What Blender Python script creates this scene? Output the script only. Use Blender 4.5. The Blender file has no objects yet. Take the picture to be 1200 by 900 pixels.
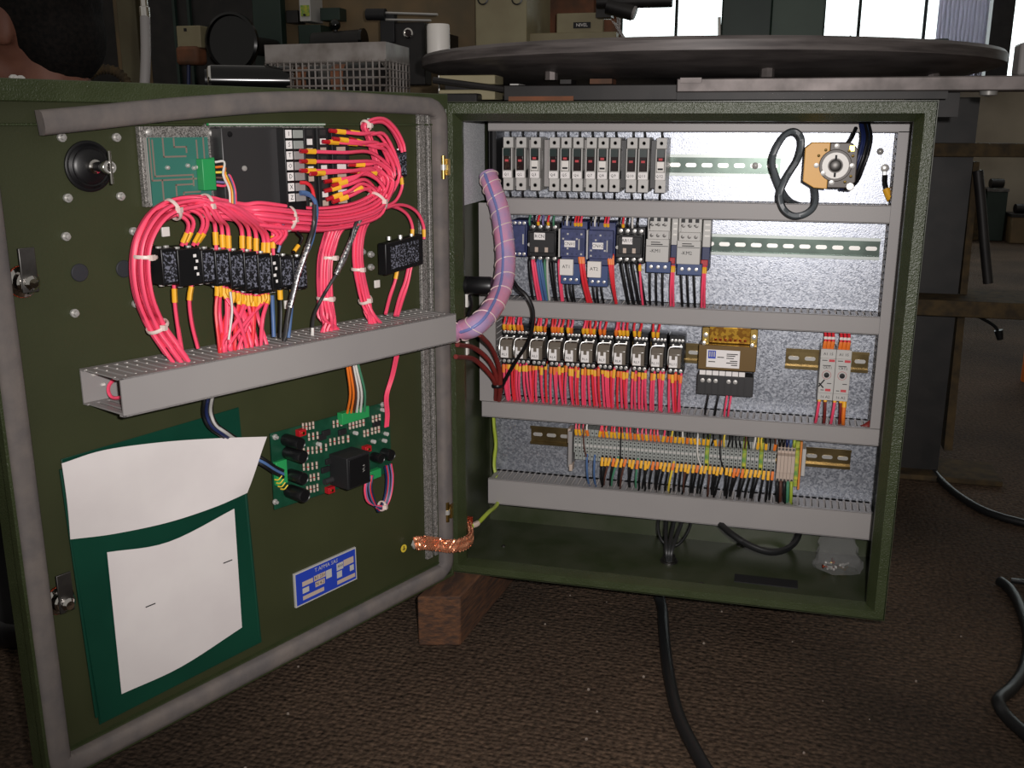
import bpy, bmesh, math, random
from mathutils import Vector, Matrix
# ---------------------------------------------------------------- camera, world, light, exposure
scene = bpy.context.scene
COL = scene.collection
random.seed(7)
V = Vector
def VS(l): return [Vector(a) for a in l]
CAM = V((0.4937, -1.5024, 0.7413))
R_ = V((0.968238, 0.250022, 0.001936)); U_ = V((-0.064687, 0.243017, 0.967863)); F_ = V((-0.241516, 0.937247, -0.251471))
cam = bpy.data.cameras.new('camera'); cam.sensor_width = 36.0; cam.lens = 36.0 * 1174.57 / 1200.0
cam.clip_start = 0.05; cam.clip_end = 60
camo = bpy.data.objects.new('camera', cam); COL.objects.link(camo)
camo.matrix_world = Matrix(((R_.x, U_.x, -F_.x, CAM.x), (R_.y, U_.y, -F_.y, CAM.y), (R_.z, U_.z, -F_.z, CAM.z), (0, 0, 0, 1)))
scene.camera = camo
w = bpy.data.worlds.new('workshop_sky'); scene.world = w; w.use_nodes = True
bg = w.node_tree.nodes['Background']; bg.inputs[0].default_value = (1.0, 0.95, 0.88, 1); bg.inputs[1].default_value = 0.16
fl = bpy.data.lights.new('camera_flash', 'SPOT'); fl.spot_size = math.radians(80); fl.spot_blend = 1.0; fl.shadow_soft_size = 0.012; fl.energy = 54.0
fl.color = (1.0, 0.95, 0.93)
flo = bpy.data.objects.new('camera_flash', fl); COL.objects.link(flo)
flo.matrix_world = Matrix.Translation(R_ * 0.05 + U_ * 0.035 - F_ * 0.02) @ camo.matrix_world
scene.view_settings.view_transform = 'Standard'; scene.view_settings.look = 'None'
scene.view_settings.exposure = 0.55; scene.view_settings.gamma = 1.0; scene.view_settings.use_curve_mapping = False
scene.cycles.max_bounces = 6; scene.cycles.caustics_reflective = False; scene.cycles.caustics_refractive = False
scene.cycles.sample_clamp_indirect = 8.0
# ---------------------------------------------------------------- materials
def lin(c):
    return tuple(((v / 255) / 12.92 if v / 255 <= 0.04045 else ((v / 255 + 0.055) / 1.055) ** 2.4) for v in c) + (1.0,)
MATS = {}
def M(name, rgb, rough=0.5, metal=0.0, rgb2=None, nscale=60.0, ntype='NOISE', bump=0.0, bscale=400.0, spec=0.5, emit=0.0, alpha=1.0, trans=0.0, lo=0.35, hi=0.65, stretch=None, coat=0.0, rvar=0.0):
    m = bpy.data.materials.new(name); m.use_nodes = True; MATS[name] = m
    n = m.node_tree.nodes; l = m.node_tree.links; b = n['Principled BSDF']
    b.inputs['Base Color'].default_value = lin(rgb); b.inputs['Roughness'].default_value = rough; b.inputs['Metallic'].default_value = metal
    b.inputs['Specular IOR Level'].default_value = spec; b.inputs['Alpha'].default_value = alpha; b.inputs['Transmission Weight'].default_value = trans
    b.inputs['Coat Weight'].default_value = coat
    tc = n.new('ShaderNodeTexCoord'); co = tc.outputs['Object']
    if stretch:
        mp = n.new('ShaderNodeMapping'); mp.inputs['Scale'].default_value = stretch; l.new(co, mp.inputs[0]); co = mp.outputs[0]
    if emit:
        b.inputs['Emission Color'].default_value = lin(rgb); b.inputs['Emission Strength'].default_value = emit
    if rgb2 is not None or rvar:
        if ntype == 'NOISE':
            t = n.new('ShaderNodeTexNoise'); t.inputs['Scale'].default_value = nscale; t.inputs['Detail'].default_value = 6; out = t.outputs['Fac']
        else:
            t = n.new('ShaderNodeTexVoronoi'); t.inputs['Scale'].default_value = nscale; sp = n.new('ShaderNodeSeparateColor'); l.new(t.outputs['Color'], sp.inputs[0]); out = sp.outputs[0]
        l.new(co, t.inputs['Vector'])
        r = n.new('ShaderNodeValToRGB'); r.color_ramp.elements[0].position = lo; r.color_ramp.elements[1].position = hi
        r.color_ramp.elements[0].color = lin(rgb); r.color_ramp.elements[1].color = lin(rgb2 if rgb2 is not None else rgb)
        l.new(out, r.inputs[0]); l.new(r.outputs[0], b.inputs['Base Color'])
        if rvar:
            mr = n.new('ShaderNodeMapRange'); mr.inputs['To Min'].default_value = rough - rvar; mr.inputs['To Max'].default_value = rough + rvar
            l.new(out, mr.inputs[0]); l.new(mr.outputs[0], b.inputs['Roughness'])
    if bump:
        t2 = n.new('ShaderNodeTexNoise'); t2.inputs['Scale'].default_value = bscale; t2.inputs['Detail'].default_value = 3; l.new(co, t2.inputs['Vector'])
        bp = n.new('ShaderNodeBump'); bp.inputs['Strength'].default_value = bump; bp.inputs['Distance'].default_value = 0.002
        l.new(t2.outputs['Fac'], bp.inputs['Height']); l.new(bp.outputs[0], b.inputs['Normal'])
    return m
green = M('green_hammered_paint', (52, 60, 36), 0.32, 0, (58, 66, 42), 30, bump=0.5, bscale=480)
green_in = M('green_inner_paint', (48, 56, 34), 0.34, 0, (64, 68, 52), 14, bump=0.05, bscale=300)
green_sheet = M('green_sheet_paint', (50, 54, 30), 0.55, 0, (55, 59, 34), 8, bump=0.06, bscale=300)
galv = M('galvanised_sheet', (150, 155, 166), 0.36, 0.72, (178, 182, 190), 360, 'VORONOI', bump=0.12, bscale=420, rvar=0.08, lo=0.1, hi=0.9)
trunk = M('grey_duct_plastic', (146, 142, 141), 0.45, 0, (152, 148, 146), 5)
gasket_m = M('dusty_grey_foam_rubber', (96, 91, 90), 0.85, 0, (114, 106, 101), 28, bump=0.2, bscale=150)
steel = M('bright_zinc_steel', (206, 204, 200), 0.32, 0.55)
dull_steel = M('dull_steel', (120, 118, 116), 0.45, 1.0, (90, 88, 86), 40)
chrome = M('chrome', (225, 222, 218), 0.08, 1.0)
brass = M('yellowish_zinc', (196, 168, 96), 0.3, 1.0, (170, 140, 80), 60)
black_p = M('black_plastic', (17, 17, 19), 0.38)
black_m = M('matt_black_plastic', (26, 26, 28), 0.6)
rubber = M('black_rubber_cable', (24, 25, 26), 0.45)
dgrey = M('dark_grey_plastic', (50, 49, 50), 0.4)
plug_m = M('slate_plug_plastic', (44, 45, 50), 0.6)
lgrey = M('light_grey_plastic', (186, 184, 180), 0.45)
white_p = M('white_plastic', (226, 222, 216), 0.4)
paper = M('white_paper', (224, 218, 216), 0.9, 0, (216, 209, 208), 12, bump=0.08, bscale=25)
label_m = M('white_label', (232, 228, 226), 0.6)
ink = M('black_ink', (20, 20, 24), 0.7)
red_ink = M('red_ink', (196, 70, 76), 0.7)
pink = M('pink_red_wire_insulation', (242, 80, 112), 0.40, spec=0.4)
redw = M('red_wire_insulation', (226, 54, 64), 0.42, spec=0.35)
orange_w = M('orange_wire_insulation', (232, 120, 40), 0.45)
dred = M('dark_red_cable', (120, 38, 34), 0.5)
bluew = M('blue_wire_insulation', (74, 104, 150), 0.45)
navy = M('navy_wire_insulation', (28, 40, 84), 0.45)
blackw = M('black_wire_insulation', (18, 18, 20), 0.45)
whitew = M('white_wire_insulation', (216, 212, 206), 0.5)
yellw = M('yellow_wire_insulation', (222, 196, 64), 0.5)
gyw = M('yellow_green_earth_insulation', (160, 178, 60), 0.45)
greenw = M('green_wire_insulation', (70, 130, 100), 0.5)
brownw = M('brown_wire_insulation', (84, 50, 40), 0.5)
cable_g = M('slate_grey_cable', (84, 90, 94), 0.4)
lavender = M('lavender_wire_insulation', (118, 128, 184), 0.4)
violw = M('violet_wire_insulation', (120, 110, 160), 0.5)
sleeve_y = M('yellow_marker_sleeve', (238, 176, 40), 0.5)
crimp_r = M('red_crimp_sleeve', (176, 24, 34), 0.4)
tie_m = M('clear_nylon', (226, 206, 198), 0.4)
amber = M('amber_nylon', (206, 128, 60), 0.45)
shield = M('braided_tin_shield', (190, 190, 188), 0.4, 0.7, (90, 92, 96), 500, 'VORONOI')
pcb = M('green_circuit_board', (18, 62, 44), 0.35, 0, (26, 74, 54), 60)
pcb_teal = M('teal_circuit_board', (58, 116, 104), 0.35)
trace_m = M('tinned_track', (142, 126, 116), 0.4, 0.2)
conn_g = M('green_connector_plastic', (42, 150, 84), 0.4)
speck = M('flash_speckled_paint', (92, 90, 86), 0.5, 0.4, (176, 172, 168), 900, 'VORONOI', lo=0.2, hi=0.9)  # flash sparkle on paint, put into a speckled colour
pocket_m = M('dark_green_vinyl', (10, 58, 44), 0.38, 0, (14, 66, 50), 8, bump=0.1, bscale=20)
bluepl = M('blue_name_plate', (40, 66, 176), 0.4)
copper_s = M('copper_strand_glints', (255, 176, 136), 0.22, 0.8)  # sparkle of the braid put into a paler strand colour
copper = M('copper_braid', (170, 74, 50), 0.35, 1.0, (150, 62, 40), 500, 'VORONOI', bump=1.0, bscale=700)
rust_wood = M('rusty_brown_wood', (96, 62, 38), 0.85, 0, (56, 38, 28), 25, bump=0.5, bscale=60, stretch=(3, 1, 8))
blue_p = M('blue_grey_plastic', (58, 66, 112), 0.45, 0, (44, 52, 92), 120)
blue_t = M('blue_terminal_plastic', (52, 72, 118), 0.45)
hand_black = M('handle_black_window', (30, 12, 14), 0.2)
hand_top = M('dark_green_window', (20, 40, 38), 0.3)
relay_m = M('smoked_relay_case', (112, 104, 94), 0.2, spec=0.6)
gold = M('gold_film', (206, 160, 60), 0.28, 0.8, (150, 104, 40), 180, 'VORONOI')
bronze = M('bronze_core', (104, 80, 40), 0.45, 0.3)
cam_y = M('amber_moulded_plastic', (222, 166, 72), 0.45)
cam_d = M('brown_grey_bakelite', (88, 80, 74), 0.45)
hose_m = M('frosted_spiral_wrap', (222, 142, 168), 0.22, 0, (176, 148, 186), 26, coat=0.4, spec=0.6)
printed = M('grey_printed_relief', (112, 114, 128), 0.5, 0, (22, 22, 26), 380, lo=0.42, hi=0.5)
term_g = M('terminal_grey_plastic', (148, 152, 148), 0.5)
term_b = M('terminal_beige_plastic', (188, 170, 156), 0.5)
term_gy = M('terminal_green_plastic', (96, 146, 70), 0.5, 0, (190, 186, 60), 90)
skin_m = M('skin', (112, 72, 56), 0.65, 0, (98, 60, 47), 25)
hair_m = M('black_hair', (10, 9, 9), 0.85, 0, (24, 20, 18), 160, bump=0.8, bscale=120, spec=0.15)
cloth_d = M('dark_navy_cloth', (20, 22, 30), 0.9)
cloth_b = M('dark_work_trousers', (28, 28, 30), 0.9)
bag_m = M('clear_polythene', (150, 150, 150), 0.06, 0, alpha=0.24, spec=1.0)
dirt_m = M('grit', (130, 118, 108), 0.9)
# ---------------------------------------------------------------- mesh building
HO = V((0.0022, -0.0131, 0.0)); DD = V((-0.388678, -0.921374, 0)); DN = V((0.921374, -0.388678, 0)); ZZ = V((0, 0, 1)); XX = V((1, 0, 0)); YY = V((0, 1, 0))
def dw(s, h, z): return HO + DD * s + DN * h + V((0, 0, z))
class MB:
    def __init__(s): s.v = []; s.f = []
    def add(s, vs, fs):
        o = len(s.v); s.v += [V(a) for a in vs]; s.f += [tuple(i + o for i in f) for f in fs]; return s
    def box(s, a, b, T=None):
        c = [(x, y, z) for x in (a[0], b[0]) for y in (a[1], b[1]) for z in (a[2], b[2])]
        if T: c = [T(*q) for q in c]
        return s.add(c, [(0, 1, 3, 2), (4, 6, 7, 5), (0, 4, 5, 1), (2, 3, 7, 6), (0, 2, 6, 4), (1, 5, 7, 3)])
    def hexa(s, q, vec):
        q = [V(a) for a in q]; n = len(q); vec = V(vec)
        return s.add(q + [a + vec for a in q], [tuple(range(n)), tuple(range(2 * n - 1, n - 1, -1))] + [(i, (i + 1) % n, n + (i + 1) % n, n + i) for i in range(n)])
    def cyl(s, p0, p1, r0, r1=None, n=14):
        return s.tube([p0, p1], [r0, r0 if r1 is None else r1], n)
    def tube(s, pts, r, n=6, cap=True):
        pts = [V(p) for p in pts]; k = len(pts); rr = r if isinstance(r, (list, tuple)) else [r] * k
        vs = []; prev = None
        for i, p in enumerate(pts):
            t = (pts[min(i + 1, k - 1)] - pts[max(i - 1, 0)])
            t = t.normalized() if t.length > 1e-9 else V((0, 0, 1))
            if prev is None:
                a = V((0, 0, 1)) if abs(t.z) < 0.9 else V((1, 0, 0)); u = t.cross(a).normalized()
            else:
                u = (prev - t * prev.dot(t)); u = u.normalized() if u.length > 1e-6 else prev
            prev = u; q = t.cross(u)
            for j in range(n):
                an = 2 * math.pi * j / n
                vs.append(p + (u * math.cos(an) + q * math.sin(an)) * rr[i])
        fs = [(i * n + j, i * n + (j + 1) % n, (i + 1) * n + (j + 1) % n, (i + 1) * n + j) for i in range(k - 1) for j in range(n)]
        if cap: fs += [tuple(range(n - 1, -1, -1)), tuple(range((k - 1) * n, k * n))]
        return s.add(vs, fs)
    def lathe(s, prof, o, ax, n=20):
        o = V(o); ax = V(ax).normalized(); return s.tube_prof([o + ax * h for r, h in prof], [max(r, 1e-5) for r, h in prof], ax, n)
    def tube_prof(s, ps, rs, ax, n):
        a = V((0, 0, 1)) if abs(ax.z) < 0.9 else V((1, 0, 0)); u = ax.cross(a).normalized(); q = ax.cross(u); k = len(ps)
        vs = [p + (u * math.cos(2 * math.pi * j / n) + q * math.sin(2 * math.pi * j / n)) * r for p, r in zip(ps, rs) for j in range(n)]
        fs = [(i * n + j, i * n + (j + 1) % n, (i + 1) * n + (j + 1) % n, (i + 1) * n + j) for i in range(k - 1) for j in range(n)]
        return s.add(vs, fs + [tuple(range(n - 1, -1, -1)), tuple(range((k - 1) * n, k * n))])
    def ring(s, c, ax, r, rt, n=18, m=6, sq=(1, 1), uv=None):
        c = V(c); ax = V(ax).normalized()
        if uv: u, q = uv
        else:
            a = V((0, 0, 1)) if abs(ax.z) < 0.9 else V((1, 0, 0)); u = ax.cross(a).normalized(); q = ax.cross(u)
        vs = []
        for i in range(n):
            an = 2 * math.pi * i / n; d = u * math.cos(an) * sq[0] + q * math.sin(an) * sq[1]
            for j in range(m):
                b = 2 * math.pi * j / m; vs.append(c + d * (r + rt * math.cos(b)) + ax * rt * math.sin(b) * 1.8)
        return s.add(vs, [(i * m + j, i * m + (j + 1) % m, ((i + 1) % n) * m + (j + 1) % m, ((i + 1) % n) * m + j) for i in range(n) for j in range(m)])
    def ball(s, c, r, n=10, m=7, sc=(1, 1, 1)):
        c = V(c); vs = [c + V((0, 0, -r * sc[2]))]
        for i in range(1, m):
            t = math.pi * i / m
            vs += [c + V((math.cos(2 * math.pi * j / n) * math.sin(t) * r * sc[0], math.sin(2 * math.pi * j / n) * math.sin(t) * r * sc[1], -math.cos(t) * r * sc[2])) for j in range(n)]
        vs.append(c + V((0, 0, r * sc[2]))); L = len(vs) - 1
        fs = [(0, 1 + (j + 1) % n, 1 + j) for j in range(n)] + [(1 + i * n + j, 1 + i * n + (j + 1) % n, 1 + (i + 1) * n + (j + 1) % n, 1 + (i + 1) * n + j) for i in range(m - 2) for j in range(n)]
        return s.add(vs, fs + [(L, 1 + (m - 2) * n + j, 1 + (m - 2) * n + (j + 1) % n) for j in range(n)])
    def build(s, name, mat, parent=None, bev=0.0, smooth=40, label=None, cat=None, group=None, kind=None):
        if parent is not None: o = parent_origin(parent)
        else:
            xs = [a.x for a in s.v]; ys = [a.y for a in s.v]; zs = [a.z for a in s.v]
            o = V(((min(xs) + max(xs)) / 2, (min(ys) + max(ys)) / 2, min(zs)))
        me = bpy.data.meshes.new(name); me.from_pydata([a - o for a in s.v], [], s.f)
        bm = bmesh.new(); bm.from_mesh(me); bmesh.ops.recalc_face_normals(bm, faces=bm.faces); bm.to_mesh(me); bm.free()
        if smooth:
            me.polygons.foreach_set('use_smooth', [True] * len(me.polygons)); me.set_sharp_from_angle(angle=math.radians(smooth))
        me.materials.append(mat)
        ob = bpy.data.objects.new(name, me); COL.objects.link(ob)
        if parent is not None: ob.parent = parent
        else: ob.location = o
        if bev:
            md = ob.modifiers.new('bevel', 'BEVEL'); md.width = bev; md.segments = 2; md.limit_method = 'ANGLE'; md.harden_normals = False
        tag(ob, label, cat, group, kind); return ob
ORIG = {}
def parent_origin(p):
    o = V((0, 0, 0))
    while p is not None: o += p.location; p = p.parent
    return o
def tag(o, label=None, cat=None, group=None, kind=None):
    for k, v in (('label', label), ('category', cat), ('group', group), ('kind', kind)):
        if v: o[k] = v
def thing(name, label, cat, loc, group=None):
    o = bpy.data.objects.new(name, None); COL.objects.link(o); o.location = V(loc); o.empty_display_size = 0.02; tag(o, label, cat, group); return o
def dup(root, loc, label=None, group=None):
    r = root.copy(); COL.objects.link(r); r.location = V(loc)
    if label: r['label'] = label
    if group: r['group'] = group
    for ch in list(root.children):
        c = ch.copy(); COL.objects.link(c); c.parent = r
        for g in list(ch.children):
            d = g.copy(); COL.objects.link(d); d.parent = c
    return r
def box(name, a, b, mat, parent=None, bev=0.0, T=None, **k): return MB().box(a, b, T).build(name, mat, parent, bev, **k)
def spline(pts, res=6):
    pts = [V(p) for p in pts]
    if len(pts) < 3: return pts
    P = [pts[0] * 2 - pts[1]] + pts + [pts[-1] * 2 - pts[-2]]; out = []
    for i in range(1, len(P) - 2):
        a, b, c, d = P[i - 1:i + 3]
        for k in range(res):
            t = k / res
            out.append(0.5 * ((2 * b) + (c - a) * t + (2 * a - 5 * b + 4 * c - d) * t * t + (3 * b - a - 3 * c + d) * t ** 3))
    out.append(pts[-1]); return out
TXT = {}
def glyphs(s):
    """mesh of one line of lettering, unit height, centred; made once per string"""
    if s not in TXT:
        cu = bpy.data.curves.new('text', 'FONT'); cu.body = s; cu.size = 1.0; cu.align_x = 'CENTER'; cu.align_y = 'CENTER'; cu.resolution_u = 1
        t = bpy.data.objects.new('text', cu); me = t.to_mesh()
        TXT[s] = ([v.co.copy() for v in me.vertices], [tuple(p.vertices) for p in me.polygons]); t.to_mesh_clear(); bpy.data.objects.remove(t)
    return TXT[s]
def text(s, at, right, up, size, mat, parent, name='lettering'):
    vs, fs = glyphs(s); right = V(right).normalized(); up = V(up).normalized(); at = V(at)
    m = MB(); m.add([at + right * v.x * size + up * v.y * size for v in vs], fs)
    o = parent_origin(parent); me = bpy.data.meshes.new(name); me.from_pydata([a - o for a in m.v], [], m.f); me.materials.append(mat)
    ob = bpy.data.objects.new(name, me); COL.objects.link(ob); ob.parent = parent; return ob
STUBS = {}
def stub_mb(m): return STUBS.setdefault(m.name, MB())
def wire(pts, r, mat, label, group=None, sleeves=(), n=6, res=6, name='wire', cat='wire', stub=False):
    """pts: path; sleeves: (material, start, end, radius) along the path by length in metres, negative = from the far end"""
    p = spline(pts, res)
    if stub: stub_mb(mat).tube(p, r, 5); ob = None
    else: ob = MB().tube(p, r, n).build(name, mat, None, label=label, cat=cat, group=group, smooth=60)
    if sleeves:
        L = [0.0]
        for i in range(1, len(p)): L.append(L[-1] + (p[i] - p[i - 1]).length)
        def at(d):
            d = d if d >= 0 else L[-1] + d
            for i in range(1, len(p)):
                if L[i] >= d:
                    f = (d - L[i - 1]) / max(1e-9, L[i] - L[i - 1]); return p[i - 1].lerp(p[i], f)
            return p[-1]
        for (nm, m, a, b, rr) in sleeves:
            if stub: stub_mb(m).tube([at(a), at((a + b) / 2), at(b)], rr, 6)
            else: MB().tube([at(a), at((a + b) / 2), at(b)], rr, 6).build(nm, m, ob, smooth=60)
    return ob
def jit(a=0.001): return V((random.uniform(-a, a), random.uniform(-a, a), random.uniform(-a, a)))

def build_multi(name, mbs, label, cat):
    """several materials joined into one mesh of kind stuff"""
    vs = []; fs = []; mi = []; me = bpy.data.meshes.new(name)
    for k, (mn, mb) in enumerate(mbs.items()):
        o = len(vs); vs += mb.v; fs += [tuple(i + o for i in f) for f in mb.f]; mi += [k] * len(mb.f); me.materials.append(MATS[mn])
    o = V((.35, .15, .2)); me.from_pydata([v - o for v in vs], [], fs); me.polygons.foreach_set('material_index', mi); me.polygons.foreach_set('use_smooth', [True] * len(fs)); me.set_sharp_from_angle(angle=math.radians(60))
    ob = bpy.data.objects.new(name, me); COL.objects.link(ob); ob.location = o; tag(ob, label, cat, None, 'stuff'); return ob
def nth(k):
    w_ = ['first', 'second', 'third', 'fourth', 'fifth', 'sixth', 'seventh', 'eighth', 'ninth', 'tenth', 'eleventh', 'twelfth']
    return w_[k] if k < 12 else '%d%s' % (k + 1, 'st' if (k + 1) % 10 == 1 and k != 10 else 'nd' if (k + 1) % 10 == 2 and k != 11 else 'rd' if (k + 1) % 10 == 3 and k != 12 else 'th')
# ---------------------------------------------------------------- the workshop: floor, far wall, windows
FZ = -0.09
def structure(o): o['kind'] = 'structure'; return o
floor_m = M('worn_dirty_floor', (60, 51, 44), 0.9, 0, (94, 78, 65), 2.2, bump=0.0, spec=0.12, lo=0.3, hi=0.7)
def rough_floor(m):
    n = m.node_tree.nodes; l = m.node_tree.links; b = n['Principled BSDF']; tc = n.new('ShaderNodeTexCoord')
    t = n.new('ShaderNodeTexVoronoi'); t.inputs['Scale'].default_value = 110; t.inputs['Randomness'].default_value = 0.55
    t2 = n.new('ShaderNodeTexNoise'); t2.inputs['Scale'].default_value = 60; t2.inputs['Detail'].default_value = 8
    l.new(tc.outputs['Object'], t.inputs['Vector']); l.new(tc.outputs['Object'], t2.inputs['Vector'])
    mx = n.new('ShaderNodeMath'); mx.operation = 'MULTIPLY_ADD'; mx.inputs[1].default_value = -0.9
    l.new(t.outputs['Distance'], mx.inputs[0]); l.new(t2.outputs['Fac'], mx.inputs[2])
    bp = n.new('ShaderNodeBump'); bp.inputs['Strength'].default_value = 0.75; bp.inputs['Distance'].default_value = 0.006
    l.new(mx.outputs[0], bp.inputs['Height']); l.new(bp.outputs[0], b.inputs['Normal'])
    old = b.inputs['Base Color'].links[0].from_socket
    t3 = n.new('ShaderNodeTexNoise'); t3.inputs['Scale'].default_value = 130; t3.inputs['Detail'].default_value = 5; l.new(tc.outputs['Object'], t3.inputs['Vector'])
    rp = n.new('ShaderNodeValToRGB'); rp.color_ramp.elements[0].position = 0.35; rp.color_ramp.elements[1].position = 0.7
    rp.color_ramp.elements[0].color = (0.45, 0.45, 0.45, 1); rp.color_ramp.elements[1].color = (1.25, 1.2, 1.15, 1); l.new(t3.outputs['Fac'], rp.inputs[0])
    mm = n.new('ShaderNodeMix'); mm.data_type = 'RGBA'; mm.blend_type = 'MULTIPLY'; mm.inputs[0].default_value = 1.0
    l.new(old, mm.inputs[6]); l.new(rp.outputs[0], mm.inputs[7]); l.new(mm.outputs[2], b.inputs['Base Color'])
rough_floor(floor_m)
structure(MB().add([(-6, -3, FZ), (7, -3, FZ), (7, 7.2, FZ), (-6, 7.2, FZ)], [(0, 1, 2, 3)]).build('floor', floor_m))
wall_m = M('grey_wall_plaster', (184, 174, 156), 0.9, 0, (164, 154, 138), 3)
WY = 7.0
wz0, wz1 = 1.02, 3.0
wx0, wx1 = -1.30, 4.6
for nm_, a, b in (('wall_back', (-6, WY, FZ), (7, WY + .2, wz0)), ('wall_back', (-6, WY, wz0), (wx0, WY + .2, 3.2)), ('wall_back', (wx1, WY, wz0), (7, WY + .2, 3.2))):
    structure(box(nm_, a, b, wall_m))
structure(box('wall_left', (-6.2, -3, FZ), (-6, 7.2, 3.2), wall_m)); structure(box('wall_right', (7, -3, FZ), (7.2, 7.2, 3.2), wall_m))
pane_m = M('bright_backlit_glass', (240, 252, 252), 0.3, emit=1.7)
frame_m = M('dark_window_frame', (40, 48, 46), 0.5)
# mullion positions along the wall; each pane its own part
mull = [-1.30, (-0.807,7,1.5084)[0], (-0.3623,7,1.4993)[0], (0.0051,7,1.4918)[0], (0.7733,7,1.476)[0], (1.037,7,1.5321)[0], (1.513,7,1.5215)[0], (2.1031,7,1.5083)[0], 2.75, 3.3, 3.9, 4.6]
wn = structure(box('window_1', (wx0, WY + .1, wz0), (wx1, WY + .13, wz0 + .03), frame_m))
for k in range(len(mull) - 1):
    a, b = mull[k], mull[k + 1]
    for z0, z1 in ((wz0 + .03, 1.88), (1.90, 2.97)):
        box('pane', (a + .012, WY + .11, z0), (b - .012, WY + .116, z1), pane_m, wn)
    box('mullion', (b - .012, WY + .08, wz0 + .03), (b + .012, WY + .13, 3.0), frame_m, wn)
box('window_head', (wx0, WY + .08, 2.97), (wx1, WY + .13, 3.0), frame_m, wn)
for zz in (1.88,): box('transom', (wx0, WY + .09, zz), (wx1, WY + .125, zz + .02), frame_m, wn)
# ---------------------------------------------------------------- the cabinet
W, H, DEP = 0.70, 0.773, 0.24
cab = thing('electrical_cabinet', 'dark green hammered steel control cabinet with its door swung open to the left', 'cabinet', (W / 2, DEP / 2, 0))
def shell_bm():
    m = MB(); t = 0.002
    m.box((0, 0, 0), (t, DEP, H)); m.box((W - t, 0, 0), (W, DEP, H)); m.box((t, 0, 0), (W - t, DEP, t)); m.box((t, 0, H - t), (W - t, DEP, H)); m.box((t, DEP - t, t), (W - t, DEP, H - t))
    return m
shell_bm().build('shell', green_in, cab)
def frame_ring(m, rects):
    """nested rectangles (x0,x1,z0,z1,y) joined into a folded rim"""
    vs = []; fs = []
    for (x0, x1, z0, z1, y) in rects: vs += [(x0, y, z0), (x1, y, z0), (x1, y, z1), (x0, y, z1)]
    for k in range(len(rects) - 1):
        for j in range(4): fs.append((k * 4 + j, k * 4 + (j + 1) % 4, (k + 1) * 4 + (j + 1) % 4, (k + 1) * 4 + j))
    return m.add(vs, fs)
frame_ring(MB(), [(0, W, 0, H, .006), (.001, W - .001, .001, H - .001, 0), (.0125, W - .016, .014, H - .017, 0), (.0135, W - .017, .015, H - .018, .003), (.0215, W - .0265, .017, H - .0275, .016), (.0225, W - .0275, .018, H - .0285, .024), (.0215, W - .0265, .016, H - .0275, .026)]).build('rim', green, cab)
PY = 0.21
plate = box('mounting_plate', (.018, PY, .045), (.6975, PY + .003, .755), galv, cab, .0006)
for (x, z) in ((.030, .06), (.686, .075), (.03, .745), (.65, .70)):
    MB().lathe([(.0055, 0), (.0055, .002), (.003, .0045), (0.0, .005)], (x, PY, z), (0, -1, 0), 10).build('bolt', steel, plate)
box('data_strip', (0.4698,0.1068,0.0022), ((0.5725,0.0772,0.0022)[0], (0.5725,0.0772,0.0022)[1], .0034), black_m, cab, label='black embossed plate on the cabinet floor')
for q in VS([(0.6637,0.0452,0.002),(0.4177,0.0565,0.002),(0.0601,0.1206,0.002),(0.4723,0.229,0.002),(0.3631,0.3208,0.002),(0.2008,0.3004,0.002)]):
    MB().lathe([(.004, 0), (.004, .0015), (.0, .0035)], q, (0, 0, 1), 8).build('rivet', dull_steel, cab)
box('added_reflection_bracket', (.0022, .05, .612), (.0042, .205, .752), M('pale_reflection_bracket', (236, 238, 240), 0.45, 0.0, (204, 206, 210), 700, 'VORONOI', bump=0.3, bscale=500), cab, .0004, label='pale panel standing in for a reflection on the left inner wall')  # added pale panel, standing in for the reflection in the wall paint
# hinges
for q in ((0.0091,-0.038,0.6776), (0.0068,-0.038,0.124)):
    q = V(q); hg = MB().cyl(q - ZZ * .017, q + ZZ * .017, .0038, n=10).build('hinge', brass, cab)
    MB().cyl(q - ZZ * .004, q + ZZ * .004, .0048, n=10).build('hinge_knuckle', steel, hg); MB().box(q + V((-.006, .003, -.012)), q + V((.007, .012, .012))).build('hinge_leaf', brass, hg)
# ---------------------------------------------------------------- the door
DWD, DZ0, DZ1 = .711, .002, .784
door = box('door', (0.0, -.004, DZ0), (DWD, -.002, DZ1), green_sheet, cab, 0, dw)
def dring(rects):
    vs = []; fs = []
    for (s0, s1, z0, z1, h) in rects: vs += [dw(s0, h, z0), dw(s1, h, z0), dw(s1, h, z1), dw(s0, h, z1)]
    for k in range(len(rects) - 1):
        for j in range(4): fs.append((k * 4 + j, k * 4 + (j + 1) % 4, (k + 1) * 4 + (j + 1) % 4, (k + 1) * 4 + j))
    return MB().add(vs, fs)
dring([(0, DWD, DZ0, DZ1, -.024), (0, DWD, DZ0, DZ1, .0085), (.001, DWD - .001, DZ0 + .001, DZ1 - .001, .0095), (.004, DWD - .003, DZ0 + .005, DZ1 - .021, .0095), (.005, DWD - .004, DZ0 + .006, DZ1 - .022, .0085), (.005, DWD - .004, DZ0 + .006, DZ1 - .022, -.002)]).build('door_rim', green, door)
dring([(.026, DWD - .025, .032, DZ1 - .043, -.002), (.0265, DWD - .0255, .0325, DZ1 - .0435, .004), (.0285, DWD - .0275, .0345, DZ1 - .0455, .004), (.029, DWD - .028, .035, DZ1 - .046, -.002)]).build('gasket_channel', green, door)
box('stiffener', (.046, -.002, .05), (.060, .004, .755), speck, door, .001, dw); box('stiffener', (.033, -.002, .05), (.040, .004, .755), speck, door, .001, dw)  # speckled material makes the stiffener faces look lit
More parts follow.
